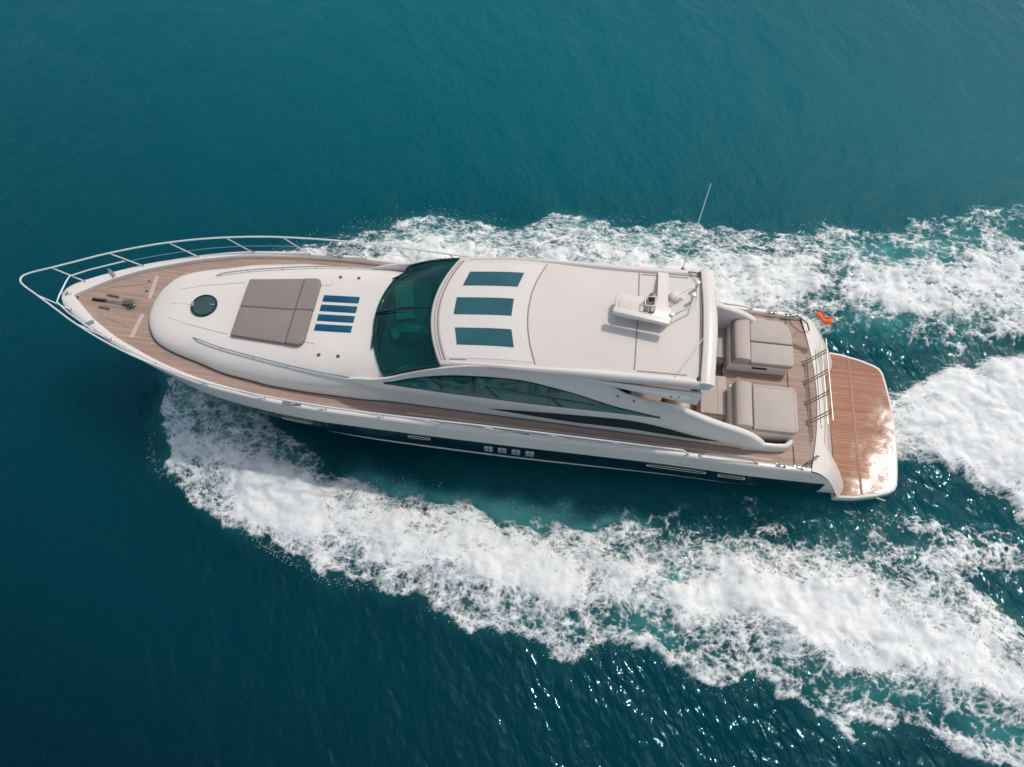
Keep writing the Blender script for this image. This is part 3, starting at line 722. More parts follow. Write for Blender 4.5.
    for yy in (0.02,):
        q = MB(); P = [wpt(yy + (0.06 * (1 - v)), v) for v in lin(0, 1, 9)]
        q.tube([up(p, 0.006) for p in P], 0.032, 6); q.build('windscreen_mullion', M['dgreen'], scr)
    for a, b in (((0.98, -0.05), (1.20, 0.32)), ((-0.80, -0.05), (-0.05, 0.10)), ((0.05, 0.02), (-0.05, 0.75))):
        n_ = 8; P = []
        for i in range(n_):
            f = i / (n_ - 1); y = a[0] + (b[0] - a[0]) * f; v = a[1] + (b[1] - a[1]) * f
            P.append(up(wpt(y, v), 0.045))
        MB().tube(P, [0.02 - 0.010 * i / (n_ - 1) for i in range(n_)], 6).build('wiper', M['black'], scr)
    # interior seen through the glass
    MB().grid([[(x, y, 2.78 if x < 8.6 else 2.72) for y in lin(-1.35, 1.35, 13)] for x in (7.75, 8.1, 8.5, 8.62)]).box((8.6, -0.6, 2.72), (0.25, 1.2, 0.25)).box((8.72, -0.6, 2.80), (0.08, 0.9, 0.26), 0, -0.4).build('dashboard', M['dash'], Y, 0.02)
    MB().box((8.05, 0.62, 2.83), (0.42, 1.05, 0.05), R(14)).build('dash_ledge', M['seatc'], Y, 0.01)
    MB().box((8.62, -0.20, 2.93), (0.95, 0.20, 0.06)).box((8.05, -0.32, 2.86), (0.22, 0.30, 0.05), 0.4).build('console', M['seatc'], Y, 0.01, pieces=True)
    MB().box((8.62, -0.44, 2.92), (0.95, 0.24, 0.05)).build('console_well', M['black'], Y, 0.01)
    MB().tube([(8.95 + 0.05 * math.sin(a), -0.65 + 0.19 * math.cos(a), 2.85 + 0.19 * math.sin(a)) for a in lin(0, 6.0, 20)], 0.015, 6, True).tube([(8.75, -0.65, 2.75), (8.95, -0.65, 2.85)], 0.02).build('steering_wheel', M['black'], Y)
    for y in (-0.75, 0.0, 0.75):
        hs = MB().box((9.55, y, 2.45), (0.55, 0.55, 0.16)).box((9.55, y, 2.15), (0.25, 0.25, 0.5)).build('helm_seat', M['seatc'], Y, 0.04)
        MB().box((9.80, y, 2.78), (0.14, 0.52, 0.62), 0, 0.15).build('seat_back', M['seatc'], hs, 0.05)
    MB().box((10.85, 0, 1.93), (5.1, 3.2, 0.06)).build('cabin_floor', M['floor'], Y)
    MB().box((13.25, 0, 2.4), (0.05, 2.9, 2.3)).build('aft_bulkhead', M['dgreen'], Y)
    # ---- hardtop
    def xf(y): return 8.90 + 0.20 * y * y
    def xa(y): return 14.86 - 0.055 * y * y
    def rp(u, s_):
        y0 = s_ * 1.4; 
        x = xf(s_ * 1.38) + (xa(s_ * 1.45) - xf(s_ * 1.38)) * u
        y = s_ * wr(x); return x, y
    U = lin(0, 1, 48); S_ = lin(-1, 1, 33)
    topg = [[(lambda q: (q[0], q[1], zroof(*q)))(rp(u, s_)) for s_ in S_] for u in U]
    m = MB(); m.grid(topg)
    def ring(dx, dz, k):
        P = []
        for i in range(len(U)): P.append(topg[i][0])
        for j in range(1, len(S_)): P.append(topg[-1][j])
        for i in range(len(U) - 2, -1, -1): P.append(topg[i][-1])
        for j in range(len(S_) - 2, 0, -1): P.append(topg[0][j])
        cx, cy = 12.0, 0
        out = []
        n_ = len(P)
        for i in range(n_):
            a = Vector(P[i - 1][:2]); b = Vector(P[(i + 1) % n_][:2]); t = (b - a).normalized(); nr = Vector((t.y, -t.x))
            if nr.dot(Vector(P[i][:2]) - Vector((cx, cy))) < 0: nr = -nr
            out.append((P[i][0] + nr.x * dx, P[i][1] + nr.y * dx, P[i][2] + dz))
        return out
    m.grid([ring(0, 0, 0), ring(0.022, -0.012, 0), ring(0.034, -0.04, 0), ring(0.034, -0.075, 0), ring(0.01, -0.10, 0), ring(-0.05, -0.10, 0)], True)
    m.grid([[(p[0] * 0.996 + 12 * 0.004, p[1] * 0.96, p[2] - 0.10) for p in row] for row in topg])
    roof = m.build('hardtop', M['gel2'], Y, angle=40)
    def patch(P, mat, name, par, h=0.008, n=10):
        """a quad laid on the roof: P four (x,y) corners"""
        G = []
        for i in range(n):
            f = i / (n - 1); row = []
            for j in range(n):
                g = j / (n - 1)
                x = (P[0][0] * (1 - f) + P[1][0] * f) * (1 - g) + (P[3][0] * (1 - f) + P[2][0] * f) * g
                y = (P[0][1] * (1 - f) + P[1][1] * f) * (1 - g) + (P[3][1] * (1 - f) + P[2][1] * f) * g
                row.append((x, y, zroof(x, y) + h))
            G.append(row)
        return MB().grid(G).build(name, mat, par)
    # glossy forward panel that frames the skylights
    G = []
    for i in range(24):
        row = []
        for s_ in lin(-1, 1, 29):
            y = s_ * 1.25; x0 = 9.07 + 0.20 * y * y; x1 = 10.93 + 0.17 * y * y; x = x0 + (x1 - x0) * i / 23
            row.append((x, y, zroof(x, y) + 0.006))
        G.append(row)
    pan = MB().grid(G).build('skylight_panel', M['gel'], roof)
    for P in ([(9.56, 0.95), (10.76, 0.96), (10.66, 0.55), (9.46, 0.55)], [(9.38, 0.22), (10.62, 0.22), (10.62, -0.22), (9.38, -0.22)], [(9.46, -0.55), (10.66, -0.55), (10.76, -0.96), (9.56, -0.95)]):
        patch(P, M['skyl'], 'skylight', roof, 0.014)
    q = MB()
    arc = lambda x0, c, y0, y1, r_: q.tube([(x0 + c * y * y, y, zroof(x0 + c * y * y, y) + 0.004) for y in lin(y0, y1, 30)], r_, 5)
    arc(9.03, 0.20, -1.3, 1.3, 0.016); arc(8.96, 0.20, -1.3, 1.3, 0.008)
    arc(10.96, 0.17, -1.28, 1.28, 0.012)
    q.tube([(13.25, y, zroof(13.25, y) + 0.004) for y in lin(-1.2, 1.25, 16)], 0.012, 5)
    for s in (1, -1):
        q.tube([(x, s * 1.22, zroof(x, 1.22) + 0.004) for x in lin(13.3, 14.3, 12)], 0.010, 5)
    q.tube([(x, -1.28, zroof(x, 1.28) + 0.004) for x in lin(9.45, 9.8, 5)], 0.010, 5)
    q.build('roof_seam', M['seam'], roof, pieces=True)
    for s in (1, -1):
        G = []
        for x in lin(9.5, 14.62, 36):
            y = wr(x); k = min(1, (x - 9.5) / 1.5); wd = 0.04 + 0.09 * float(sstep(10.5, 13.0, np.float64(x))); hh = 0.03 + 0.05 * float(sstep(10.5, 12.5, np.float64(x)))
            z = zroof(x, y)
            G.append([(x, s * (y - wd - 0.02), z + 0.0), (x, s * (y - wd), z + hh * 0.8), (x, s * (y - wd * 0.5), z + hh), (x, s * (y - 0.005), z + hh * 0.7), (x, s * (y + 0.02), z - 0.005)])
        MB().grid(G).build('roof_rail', M['gel'], roof, angle=70)
        # side fin under the overhang
        G = []
        for i in range(24):
            f = i / 23
            x1, y1, z1 = 12.0 + 2.66 * f, 1.44 + 0.06 * f, zroof(12.0 + 2.66 * f, 1.42) - 0.07 - 0.10 * f
            x2, y2, z2 = 12.0 + 2.58 * f, 1.445 + 0.21 * f, z1 - 0.02 - 0.20 * f
            G.append([(x1, s * y1, z1), ((x1 + x2) / 2, s * ((y1 + y2) / 2 + 0.015), (z1 + z2) / 2 + 0.01), (x2, s * y2, z2), (x2, s * (y2 - 0.03), z2 - 0.03), (x1, s * (y1 - 0.06), z1 - 0.05)])
        fin = MB().grid(G).build('roof_fin', M['gel'], roof, angle=60)
        q = MB()
        for x, dz in ((14.05, -0.1), (14.2, -0.11)):
            q.lathe((x, s * 1.56, zroof(x, 1.42) - 0.26), [(0, 0.03), (0.02, 0.02), (0.03, 0.0), (0.03, -0.02)], 10)
        q.build('navigation_light', M['dsteel'], fin, pieces=True)
    # aft spoiler bar across the hardtop
    G = []
    for y in lin(-1.42, 1.44, 25):
        x = 14.72 - 0.02 * y * y; z = zroof(14.8, y)
        G.append([(x - 0.13, y, z + 0.0), (x - 0.12, y, z + 0.085), (x - 0.05, y, z + 0.115), (x + 0.08, y, z + 0.10), (x + 0.16, y, z + 0.05), (x + 0.19 - 0.03 * y * y, y, z - 0.03), (x + 0.10, y, z - 0.09)])
    m = MB().grid(G); m.poly(G[0]); m.poly(G[-1])
    m.build('spoiler_bar', M['gel'], roof, angle=50)
    q = MB().tube([(14.56, y, zroof(14.56, y) + 0.010) for y in lin(-1.33, 1.36, 16)], 0.022, 5); q.build('spoiler_gutter', M['seam'], roof)
    for y in (-1.31, 1.33):
        MB().box((14.54, y, zroof(14.54, y) + 0.04), (0.09, 0.09, 0.07)).build('gutter_drain', M['black'], roof, 0.01)
    MB().tube([(14.02, -1.36, zroof(14.02, 1.36) + 0.05), (14.30, -0.9, zroof(14.3, 0.9) + 0.06), (14.62, -0.35, zroof(14.6, 0.35) + 0.06)], 0.012, 6).build('stay_rod', M['steel'], roof)
    MB().box((14.02, -1.37, zroof(14.02, 1.37) + 0.02), (0.06, 0.06, 0.05)).build('stay_foot', M['black'], roof, 0.01)
    # ---- radar mast: moulded platform, arm from the far rail, scanner bar and aerial frames
    zb = zroof(13.4, 0.2)
    mast = MB().prism([(12.78, 0.40), (12.74, 0.30), (12.74, -0.02), (12.80, -0.10), (13.82, -0.22), (13.92, -0.10), (13.92, 0.16), (13.70, 0.30), (13.30, 0.40)], zb + 0.13, zb + 0.25).box((13.45, 0.10, zb + 0.08), (0.55, 0.3, 0.30)).build('radar_mast', M['gel'], roof, 0.03, 3)
    q = MB(); q.grid([[(13.60 + 0.05 * f, 0.14 + 1.15 * f, zb + 0.23 - 0.29 * f * f + dz) if k == 0 else (13.82 + 0.05 * f, 0.14 + 1.15 * f, zb + 0.23 - 0.29 * f * f + dz) for k, dz in ((0, -0.05), (0, 0.02), (1, 0.02), (1, -0.05))] for f in lin(0, 1, 9)], True)
    q.build('mast_arm', M['gel'], mast, angle=40)
    sc_ = MB().box((13.28, -0.20, zb + 0.37), (1.18, 0.15, 0.10), R(-9)).build('radar_scanner', M['gel'], mast, 0.03, 3)
    MB().box((13.12, 0.10, zb + 0.262), (0.60, 0.26, 0.02)).build('mast_top_pad', M['gel2'], mast, 0.005)
    MB().box((13.44, 0.13, zb + 0.268), (0.22, 0.28, 0.035)).build('mast_recess', M['dsteel'], mast, 0.01)
    for pts in ([(13.34, 0.24, 0.33), (13.34, 0.24, 0.55), (13.55, 0.24, 0.55), (13.55, 0.24, 0.33)], [(13.34, 0.03, 0.33), (13.34, 0.03, 0.52), (13.55, 0.03, 0.52), (13.55, 0.03, 0.33)], [(13.34, 0.03, 0.52), (13.34, 0.24, 0.55)], [(13.55, 0.03, 0.52), (13.55, 0.24, 0.55)]):
        MB().tube([(x, y, zb - 0.07 + z) for x, y, z in pts], 0.014, 6).build('light_bracket', M['steel'], mast)
    MB().lathe((13.5, 0.36, zb + 0.12), [(0.0, 0.28), (0.06, 0.26), (0.085, 0.20), (0.085, 0.05), (0.05, 0.0)], 16).build('horn', M['dsteel'], mast)
    MB().lathe((14.02, 0.62, zroof(14.02, 0.62) - 0.01), [(0.0, 0.13), (0.08, 0.12), (0.13, 0.08), (0.15, 0.03), (0.15, 0.0)], 24).build('satellite_dome', M['gel'], roof)
    zt_ = zroof(14.2, 0.4)
    fr = MB().tube([(13.90, 0.36, zt_ + 0.06), (13.92, 0.40, zt_ + 0.26), (14.22, 0.66, zt_ + 0.26), (14.30, 0.72, zt_ + 0.25)], 0.014, 6).build('aerial_frame', M['steel'], roof)
    MB().tube([(13.84, -0.08, zt_ + 0.16), (13.96, 0.0, zt_ + 0.24), (14.38, 0.30, zt_ + 0.24), (14.42, 0.50, zt_ + 0.22), (14.44, 0.95, zt_ + 0.08)], 0.016, 6).build('aerial_frame', M['steel'], roof)
    for x, y in ((13.92, 0.0), (14.36, 0.55), (14.45, 0.90)):
        MB().lathe((x, y, zroof(x, y) - 0.01), [(0.03, 0), (0.03, 0.22), (0.045, 0.23), (0.045, 0.29), (0, 0.30)], 12).build('light_stub', M['rail'], roof)
    MB().tube([(14.30, 1.35, zt_ - 0.02), (14.45, 1.30, zt_ + 0.04), (14.52, 1.15, zt_ + 0.08)], 0.014, 6).build('cable', M['dsteel'], roof)
    wa = MB().tube([(14.22, 1.66, 3.70), (14.37, 2.2, 4.45), (14.50, 2.75, 5.2)], [0.012, 0.014, 0.009], 8).build('whip_antenna', M['rail'], roof)
    MB().lathe((14.22, 1.63, 3.62), [(0.04, 0), (0.04, 0.06), (0.02, 0.10), (0, 0.1)], 10).build('antenna_foot', M['dsteel'], wa)
    # ---- cockpit
    MB().box((14.45, 0, 1.37), (2.3, 3.0, 0.06)).box((16.33, 0.085, 1.67), (1.55, 0.7, 0.05)).build('cockpit_floor', M['teak'], Y, pieces=True)
    MB().box((14.40, -0.98, 1.78), (0.62, 0.40, 0.96)).box((14.40, 1.02, 1.78), (0.62, 0.40, 0.96)).build('wet_bar', M['wood'], Y, 0.02, pieces=True)
    for s, ya, yb_ in ((1, 0.36, 1.60), (-1, -1.34, -0.19)):
        MB().box((16.32, (ya + yb_) / 2, 1.69), (1.40, yb_ - ya, 0.58)).build('sun_bed_base', M['gel'], Y, 0.03)
    MB().box((16.35, 0.352, 1.90), (0.34, 0.012, 0.06)).build('locker_slot', M['black'], Y)
    MB().box((15.30, 1.15, 1.50), (0.62, 1.05, 0.30)).box((15.30, -0.37, 1.50), (0.62, 1.04, 0.30)).build('bench_base', M['gel'], Y, 0.03, pieces=True)
    for s in (1, -1):
        P = [(15.9, 1.64), (16.3, 1.62), (16.65, 1.60), (16.86, 1.56), (16.96, 1.47), (17.0, 1.38)]
        G = []
        for i, (x, y) in enumerate(P):
            a = P[max(0, i - 1)]; b = P[min(len(P) - 1, i + 1)]; t = Vector((b[0] - a[0], b[1] - a[1])).normalized(); nr = Vector((-t.y, t.x)) * 0.065
            zt0 = 2.03 - 0.03 * i
            G.append([(x + nr.x, s * (y + nr.y), zdeck(x) - 0.02), (x + nr.x * .9, s * (y + nr.y * .9), zt0 - 0.05), (x + nr.x * .4, s * (y + nr.y * .4), zt0), (x - nr.x * .4, s * (y - nr.y * .4), zt0), (x - nr.x * .9, s * (y - nr.y * .9), zt0 - 0.05), (x - nr.x, s * (y - nr.y), zdeck(x) - 0.02)])
        m = MB().grid(G); m.poly(G[-1]); m.poly(G[0]); m.build('coaming', M['gel'], Y, angle=60)
    # ---- transom
    G = []
    for u, v in PROF:
        row = []
        for y in lin(-2.06, 2.06, 45):
            q_ = 1 - min(1, abs(y) / 2.06) ** 6
            x0 = xt(min(abs(y), 2.0)) - 0.0; x0 = x0 * 1; xe = 18.43 + 0.20 * max(0, 1 - ((abs(y) - 1.66) / 0.42) ** 2)
            z0 = zdeck(17.6) + 0.012 + 0.09 * (1 - q_)
            row.append((x0 + (xe - x0) * u, y, z0 + (ZT1 - 0.01 - z0) * v))
        G.append(row)
    tr = MB().grid(G).build('transom', M['gel'], Y, angle=60)
    for s in (1, -1):
        MB().tube([(17.22, s * 1.98, sheer(17.2) + 0.03), (17.30, s * 1.93, sheer(17.2) + 0.16), (17.52, s * 1.74, sheer(17.4) + 0.16), (17.62, s * 1.66, sheer(17.4) - 0.02)], 0.018, 8).build('corner_grab_rail', M['dsteel'], tr)
    # line reflections on the transom, put in as thin dark tubes
    q = MB()
    for k in (3, 6, 9):
        u, v = PROF[k]
        q.tube([(xt(y) + (18.43 - xt(y)) * u, y, zdeck(17.6) + 0.012 + (ZT1 - 0.01 - zdeck(17.6) - 0.012) * v + 0.004) for y in lin(-1.35, 1.6, 24)], 0.008, 5)
    q.build('transom_reflection', M['seam'], tr, pieces=True)
    YB = (0.74, 0.21, -0.33, -0.82)
    sr = MB()
    zb_ = zdeck(17.45)
    for k, hgt in ((0.26, 0.66), (0.22, 0.46), (0.15, 0.26)):
        sr.tube([(17.50 + k, y, zb_ + hgt) for y in (1.06, 0.4, -0.3, -1.06)], 0.014, 6)
    sro = sr.build('stern_rail', M['rsteel'], Y, pieces=True)
    for y in YB:
        for d in (-0.035, 0.035):
            MB().tube([(17.40, y + d, zb_), (17.50, y + d, zb_ + 0.10), (17.76, y + d, zb_ + 0.66)], 0.014, 6).build('stern_stanchion', M['rsteel'], sro)
    # ---- swim platform
    half = [(18.40, 2.02), (18.9, 1.98), (19.4, 1.86), (19.72, 1.74), (19.84, 1.66), (19.91, 1.52), (19.96, 1.2), (20.01, 0.7), (20.03, 0.3)]
    outl = half + [(20.035, 0.0)] + [(x, -y) for x, y in half[::-1]]
    MB().prism(outl, 0.22, 0.415).build('swim_platform', M['gel'], Y, 0.03, 3)
    plat = [o for o in bpy.data.objects if o.name.startswith('swim_platform')][0]
    ins = [(x - 0.055 * ((x - 18.4) / 1.6) - (0.0 if x > 18.45 else 0), y * (1 - 0.032)) for x, y in outl]
    MB().prism(ins, 0.40, 0.422).build('platform_teak', M['teak_wet'], plat)
    MB().box((19.05, 0, 0.424), (0.06, 3.7, 0.008)).build('platform_hinge', M['teak_m'], plat, 0.003)
    MB().box((19.45, -1.88, 0.33), (0.34, 0.03, 0.03), R(-14)).build('boarding_step_slot', M['dsteel'], plat)
    # ---- deck gear
    for x, y, rz in ((0.93, 0.72, R(-38)), (0.93, -0.72, R(38)), (6.0, 2.06, R(-2)), (6.0, -2.06, R(2)), (11.05, -2.04, 0), (11.05, 2.04, 0), (16.72, 2.02, 0), (16.78, -2.02, 0), (17.12, 2.0, R(10)), (17.16, -2.0, R(-10))):
        z = sheer(x) + 0.02; L = 0.42 if 5 < x < 12 else 0.26
        c, s_ = math.cos(rz), math.sin(rz)
        f = lambda a, b, dz: (x + a * c - b * s_, y + a * s_ + b * c, z + dz)
        MB().tube([f(-L / 2, 0, 0.055), f(-L / 4, 0, 0.07), f(L / 4, 0, 0.07), f(L / 2, 0, 0.055)], 0.020, 8).tube([f(-L / 5, 0, -0.01), f(-L / 5, 0, 0.07)], 0.022, 8).tube([f(L / 5, 0, -0.01), f(L / 5, 0, 0.07)], 0.022, 8).box((x, y, z + 0.004), (L * 0.9, 0.09, 0.014), rz).build('cleat', M['steel'], gw)
    zw = zdeck(1.2)
    win = MB().lathe((1.66, -0.03, zw), [(0.085, 0.0), (0.085, 0.03), (0.055, 0.05), (0.05, 0.10), (0.075, 0.13), (0.06, 0.15), (0, 0.15)], 20).box((1.55, 0.0, zw + 0.03), (0.22, 0.12, 0.06)).build('windlass', M['dsteel'], Y)
    ch = MB()
    for k in range(26):
        x = 0.80 + k * 0.030
        ch.box((x, -0.005 - 0.02 * (x - 0.8), zw + 0.035 + (0.045 if x < 1.0 else 0.01)), (0.040, 0.022, 0.014) if k % 2 else (0.040, 0.012, 0.024), 0)
    ch.build('anchor_chain', M['dsteel'], win)
    MB().box((0.86, 0.0, zw + 0.025), (0.34, 0.075, 0.05)).build('bow_roller', M['black'], win, 0.01)
    for x, y in ((1.13, 0.16), (1.05, -0.20)):
        MB().box((x, y, zw + 0.022), (0.28, 0.045, 0.04), R(-4)).build('deck_chock', M['dsteel'], win, 0.012)
    for x, y in ((1.80, 0.70), (1.84, 0.42)):
        MB().lathe((x, y, zdeck(x)), [(0.0, 0.02), (0.03, 0.016), (0.035, -0.01)], 12).build('filler_cap', M['dsteel'], deck)
    # ---- bow rail
    RX = [-0.74, -0.72, -0.62, -0.25, 0.31, 0.86, 2.16, 3.46, 4.77, 6.22, 7.5, 10.6, 14.3]
    RY = [0.0, 0.07, 0.16, 0.36, 0.66, 0.96, 1.51, 1.88, 2.10, 2.21, 2.24, 2.19, 2.16]
    def rail_y(x): return ips(x, RX, RY)
    def rz_(x): return 1.76 + T(x) + 0.45
    xs_ = [-0.74, -0.737, -0.73, -0.715, -0.68, -0.6, -0.5, -0.25] + lin(0, 14.3, 60)
    half_ = [(x, rail_y(x), rz_(x)) for x in xs_]
    half_ += [(14.55, 2.10, rz_(14.5) - 0.12), (14.72, 2.04, sheer(14.7) + 0.06), (14.75, 2.03, sheer(14.75))]
    br = MB().tube([(x, -y, z) for x, y, z in half_[:0:-1]] + half_, 0.021, 8).build('bow_rail', M['rail'], Y)
    mid = [(0.12, 0.0, 2.78), (0.12, 0.2, 2.78), (0.14, 0.37, 2.78), (0.5, 0.61, 2.76), (1.22, 0.985, 2.73)]
    MB().tube([(x, -y, z) for x, y, z in mid[:0:-1]] + mid, 0.018, 8).build('mid_rail', M['rail'], br)
    for s in (1, -1):
        MB().tube([(x, s * ((rail_y(x - 0.22) + yg(x) - 0.06) / 2), sheer(x) + 0.225) for x in lin(1.22, 13.9, 40)], 0.006, 5).build('life_line', M['steel'], br)
        for x in (0.41, 1.58, 2.78, 4.05, 5.38, 6.75, 8.02, 9.33, 10.7, 12.1, 13.45):
            xr = x - (0.60 if x < 1 else 0.64 if x < 2 else 0.6 if x < 7 else 0.52)
            MB().tube([(x, s * (yg(x) - 0.055), sheer(x) + 0.0), (xr, s * rail_y(xr), rz_(xr))], 0.016, 8).lathe((x, s * (yg(x) - 0.055), sheer(x) + 0.03), [(0.04, 0), (0.04, 0.012), (0.02, 0.03)], 10).build('stanchion', M['rail'], br)
        MB().tube([(14.95, s * (yg(15) - 0.05), sheer(15) + 0.03), (15.1, s * (yg(15) - 0.06), sheer(15) + 0.16), (16.0, s * (yg(16) - 0.10), sheer(16) + 0.16), (16.25, s * (yg(16) - 0.05), sheer(16) + 0.03)], 0.018, 8).build('aft_grab_rail', M['steel'], gw)
    # ---- windows and fittings in the navy band
    for s in (1, -1):
        for k in range(4):
            x = 10.33 + 0.315 * k; z = 0.90 + T(x); y = hb(x, z)
            pf = MB().box((x, s * (y + 0.004), z), (0.20, 0.03, 0.26)).build('porthole', M['port'], h, 0.02)
            MB().box((x, s * (y + 0.020), z), (0.012, 0.012, 0.25)).box((x, s * (y + 0.020), z), (0.19, 0.012, 0.012)).build('porthole_bar', M['navy'], pf)
        for xc, L, z_ in ((8.75, 0.50, 1.06), (14.6, 1.35, 1.06), (15.85, 0.62, 1.05), (5.9, 0.7, 1.0)):
            P = []
            for a in lin(0, 2 * math.pi, 25)[:-1]:
                ex = math.copysign(abs(math.cos(a)) ** 0.4, math.cos(a)) * L / 2; ez = math.sin(a) * 0.055
                x = xc + ex; z = z_ + T(x) + ez; P.append((x, s * (hb(x, z) + 0.012), z))
            MB().tube(P, 0.014, 6, True).build('hull_vent', M['steel'], h)
    return Y

def cushion(poly, z0, z1, name, mat, parent, bevel=0.04, label=None):
    return MB().prism(poly, z0, z1).build(name, mat, parent, bevel, 4, 60, label)

def build_soft():
    # foredeck sun pad
    p = empty('sun_pad', (5.1, 0, 2.8)); tag(p, 'taupe padded sunbathing cushion with dark seams on the white foredeck', 'sun pad')
    def bot(x, y): return ztr(x, y) - 0.01
    def top(x, y): return ztr(x, y) + 0.09
    def strip(x0, x1, s):
        n_ = 7; yw = lambda x: ip(x, [4.36, 6.08], [0.775, 0.925])
        def ed(x): 
            r_ = 0.16; d = max(0, x - (6.08 - r_)); return yw(x) - (r_ - math.sqrt(max(0, r_ * r_ - d * d)))
        xs_ = lin(x0, x1, 14) if x1 > 5.8 else lin(x0, x1, 6)
        return [(x, s * 0.006) for x in xs_] + [(x, s * ed(x)) for x in xs_[::-1]]
    for s in (1, -1):
        poly = strip(4.36, 5.66, s); poly = poly if s > 0 else poly[::-1]
        cushion(poly, bot, top, 'mattress', M['taupe'], p, 0.025)
        poly = strip(5.675, 6.08, s); poly = poly if s > 0 else poly[::-1]
        cushion(poly, bot, lambda x, y: top(x, y) + 0.02, 'bolster', M['taupe'], p, 0.03)
    MB().tube([(x, 0, top(x, 0) - 0.004) for x in lin(4.39, 6.05, 8)], 0.012, 5).tube([(5.667, y, top(5.667, y) - 0.002) for y in lin(-0.87, 0.87, 12)], 0.013, 5).build('piping', M['pipe'], p, pieces=True)
    # aft sun beds
    specs = [(1, 0.36, 1.60, 'beige sun bed with a seam across its mattress, on the far side of the stern'),
             (-1, -1.34, -0.19, 'beige sun bed with one unbroken mattress, on the near side of the stern')]
    for s, ya, yb_, lab in specs:
        b = empty('sun_bed', (16.5, (ya + yb_) / 2, 1.98)); tag(b, lab, 'sun bed', 'pair of sun beds over the stern garage')
        def pad(x0, x1, y0, y1, n1=0.0):
            return [(x0, y0), (x1 - 0.10, y0), (x1 - 0.02, y0 + 0.05), (x1, y0 + 0.14), (x1, y1 - 0.14), (x1 - 0.02, y1 - 0.05), (x1 - 0.10, y1), (x0, y1)]
        if s > 0:
            cushion([(16.10, 0.36), (17.04, 0.36), (17.09, 0.42), (17.09, 0.935), (16.10, 0.935)], 1.98, 2.12, 'mattress', M['cush'], b, 0.035)
            cushion([(16.10, 0.955), (17.09, 0.955), (17.06, 1.30), (16.99, 1.49), (16.86, 1.60), (16.10, 1.60)], 1.98, 2.12, 'mattress', M['cush'], b, 0.035)
            MB().tube([(16.12, 0.945, 2.11), (17.07, 0.945, 2.11)], 0.011, 5).build('piping', M['pipe'], b)
        else:
            cushion(pad(16.12, 17.10, ya, yb_), 1.98, 2.12, 'mattress', M['cush'], b, 0.035)
            MB().tube([(16.18, ya + 0.07, 2.117), (17.01, ya + 0.07, 2.117), (17.03, ya + 0.09, 2.117), (17.03, yb_ - 0.09, 2.117), (17.01, yb_ - 0.07, 2.117), (16.18, yb_ - 0.07, 2.117)], 0.006, 5).build('stitching', M['seam'], b)
        # wedge backrest: steep dark front, sloping back
        G = []
        for y in lin(ya + 0.02, yb_ - 0.02, 6):
            G.append([(15.66, y, 1.66), (15.69, y, 2.12), (15.74, y, 2.20), (15.84, y, 2.235), (16.04, y, 2.215), (16.085, y, 2.17), (16.09, y, 1.98), (15.66, y, 1.66)])
        m = MB().grid(G); m.poly(G[0][:-1]); m.poly(G[-1][:-1])
        m.build('backrest', M['cush'], b, 0.02, 2)
    for s, y0, y1, lab in ((1, 0.64, 1.66, 'narrow beige bench cushion against the backrest of the far sun bed'), (-1, -0.88, 0.14, 'narrow beige bench cushion against the backrest of the near sun bed')):
        b = empty('bench_seat', (15.32, (y0 + y1) / 2, 1.65)); tag(b, lab, 'bench seat', 'cockpit bench cushions')
        cushion([(15.02, y0), (15.62, y0), (15.62, y1), (15.02, y1)], 1.652, 1.76, 'seat', M['cush'], b, 0.03)
        MB().tube([(15.42, y0 + 0.06, 1.758), (15.42, y1 - 0.06, 1.758)], 0.008, 5).build('stitching', M['seam'], b)
    # ensign on a raked staff at the far quarter
    f = empty('ensign', (17.38, 1.72, 1.74)); tag(f, 'small red and orange ensign fluttering on a thin staff at the far stern corner', 'flag')
    MB().tube([(17.38, 1.72, 1.74), (17.50, 1.66, 2.57)], 0.008, 6).build('flagstaff', M['rail'], f)
    def fl(u, v):
        return (17.50 + 0.38 * u + 0.05 * v, 1.60 + 0.03 * math.sin(u * 7 + v) + 0.17 * v - 0.15 * u - 0.08, 2.55 - 0.05 * (1 - v) + 0.03 * math.sin(u * 9) - 0.06 * u)
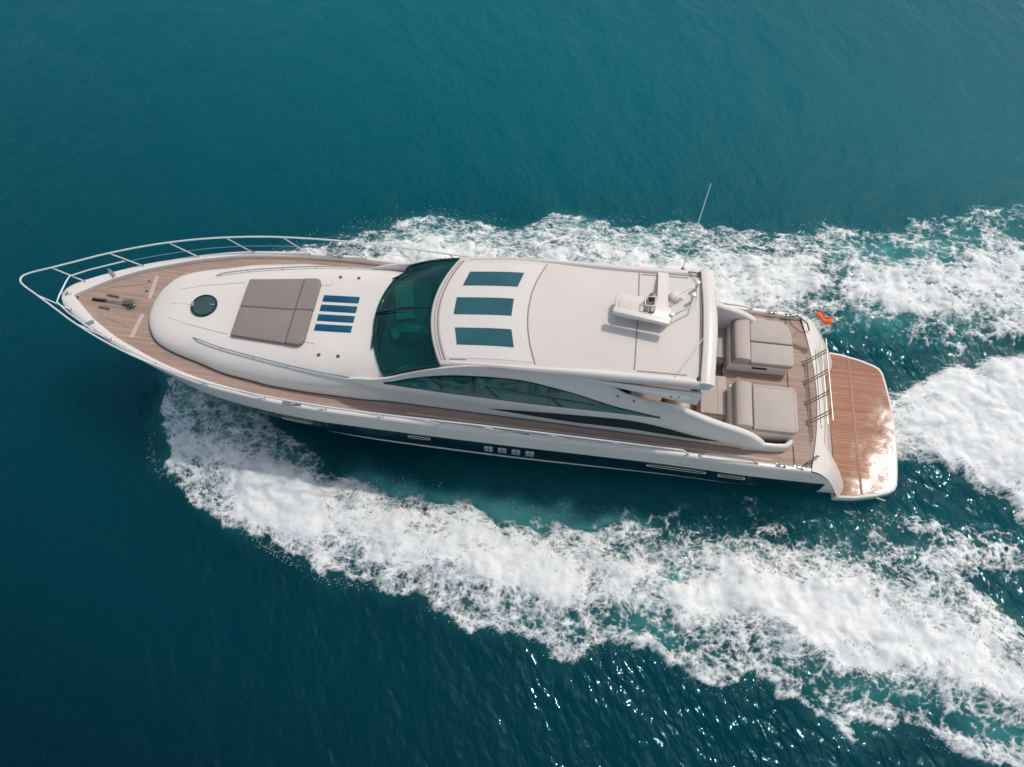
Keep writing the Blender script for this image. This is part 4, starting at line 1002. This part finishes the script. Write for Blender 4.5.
    for a, b_, mt, nm in ((0, 0.28, 'red', 'red_stripe'), (0.28, 0.72, 'yellow', 'orange_stripe'), (0.72, 1.0, 'red', 'red_stripe')):
        MB().grid([[fl(u, v) for v in lin(a, b_, 5)] for u in lin(0, 1, 16)]).build(nm, M[mt], f, solid=0.004)

def build_spray():
    """drops thrown up along the wakes' rims: one mesh, nobody could count them"""
    rng = np.random.default_rng(3)
    pts = []
    def along(poly, i0, i1, n, spread, hgt):
        P = np.array(poly[i0:i1]); seg = np.hypot(*(P[1:] - P[:-1]).T); cum = np.concatenate([[0], np.cumsum(seg)])
        t = rng.uniform(0, cum[-1], n); x = np.interp(t, cum, P[:, 0]); y = np.interp(t, cum, P[:, 1])
        cl = vnoise(t * 1.3, t * 0 + 3, 7)
        k = rng.uniform(0, 1, n) < cl ** 2 * 1.6
        dx = rng.normal(0, spread, n); dy = rng.normal(0, spread, n); z = 0.12 + np.abs(rng.normal(0, hgt, n))
        r = 0.004 + 0.010 * rng.uniform(0, 1, n) ** 3
        for q in np.nonzero(k)[0]: pts.append((x[q] + dx[q], y[q] + dy[q], z[q], r[q]))
    along(PORT, 2, 14, 1100, 0.06, 0.10); along(PORT, 13, 32, 700, 0.07, 0.08); along(PORT, 44, 58, 500, 0.08, 0.08)
    along(STAR, 1, 16, 1200, 0.08, 0.16); along(STAR, 15, 29, 600, 0.08, 0.10)
    base = np.array([(0, 0, 1), (1, 0, 0), (0, 1, 0), (-1, 0, 0), (0, -1, 0), (0, 0, -1)], float)
    fc = np.array([(0, 1, 2), (0, 2, 3), (0, 3, 4), (0, 4, 1), (5, 2, 1), (5, 3, 2), (5, 4, 3), (5, 1, 4)])
    V = np.concatenate([np.array(p[:3]) + base * p[3] * (1, 1, 1.2) for p in pts]); F = np.concatenate([fc + 6 * i for i in range(len(pts))])
    me = bpy.data.meshes.new('spray'); me.from_pydata(V.tolist(), [], F.tolist()); me.update()
    for p in me.polygons: p.use_smooth = True
    me.materials.append(paint('spray_drops', (0.8, 0.82, 0.82), 0.4))
    o = bpy.data.objects.new('spray', me); col.objects.link(o); tag(o, 'fine white drops thrown up along the rims of the wakes', kind='stuff')

build_sea()
build_yacht()
build_soft()
build_spray()
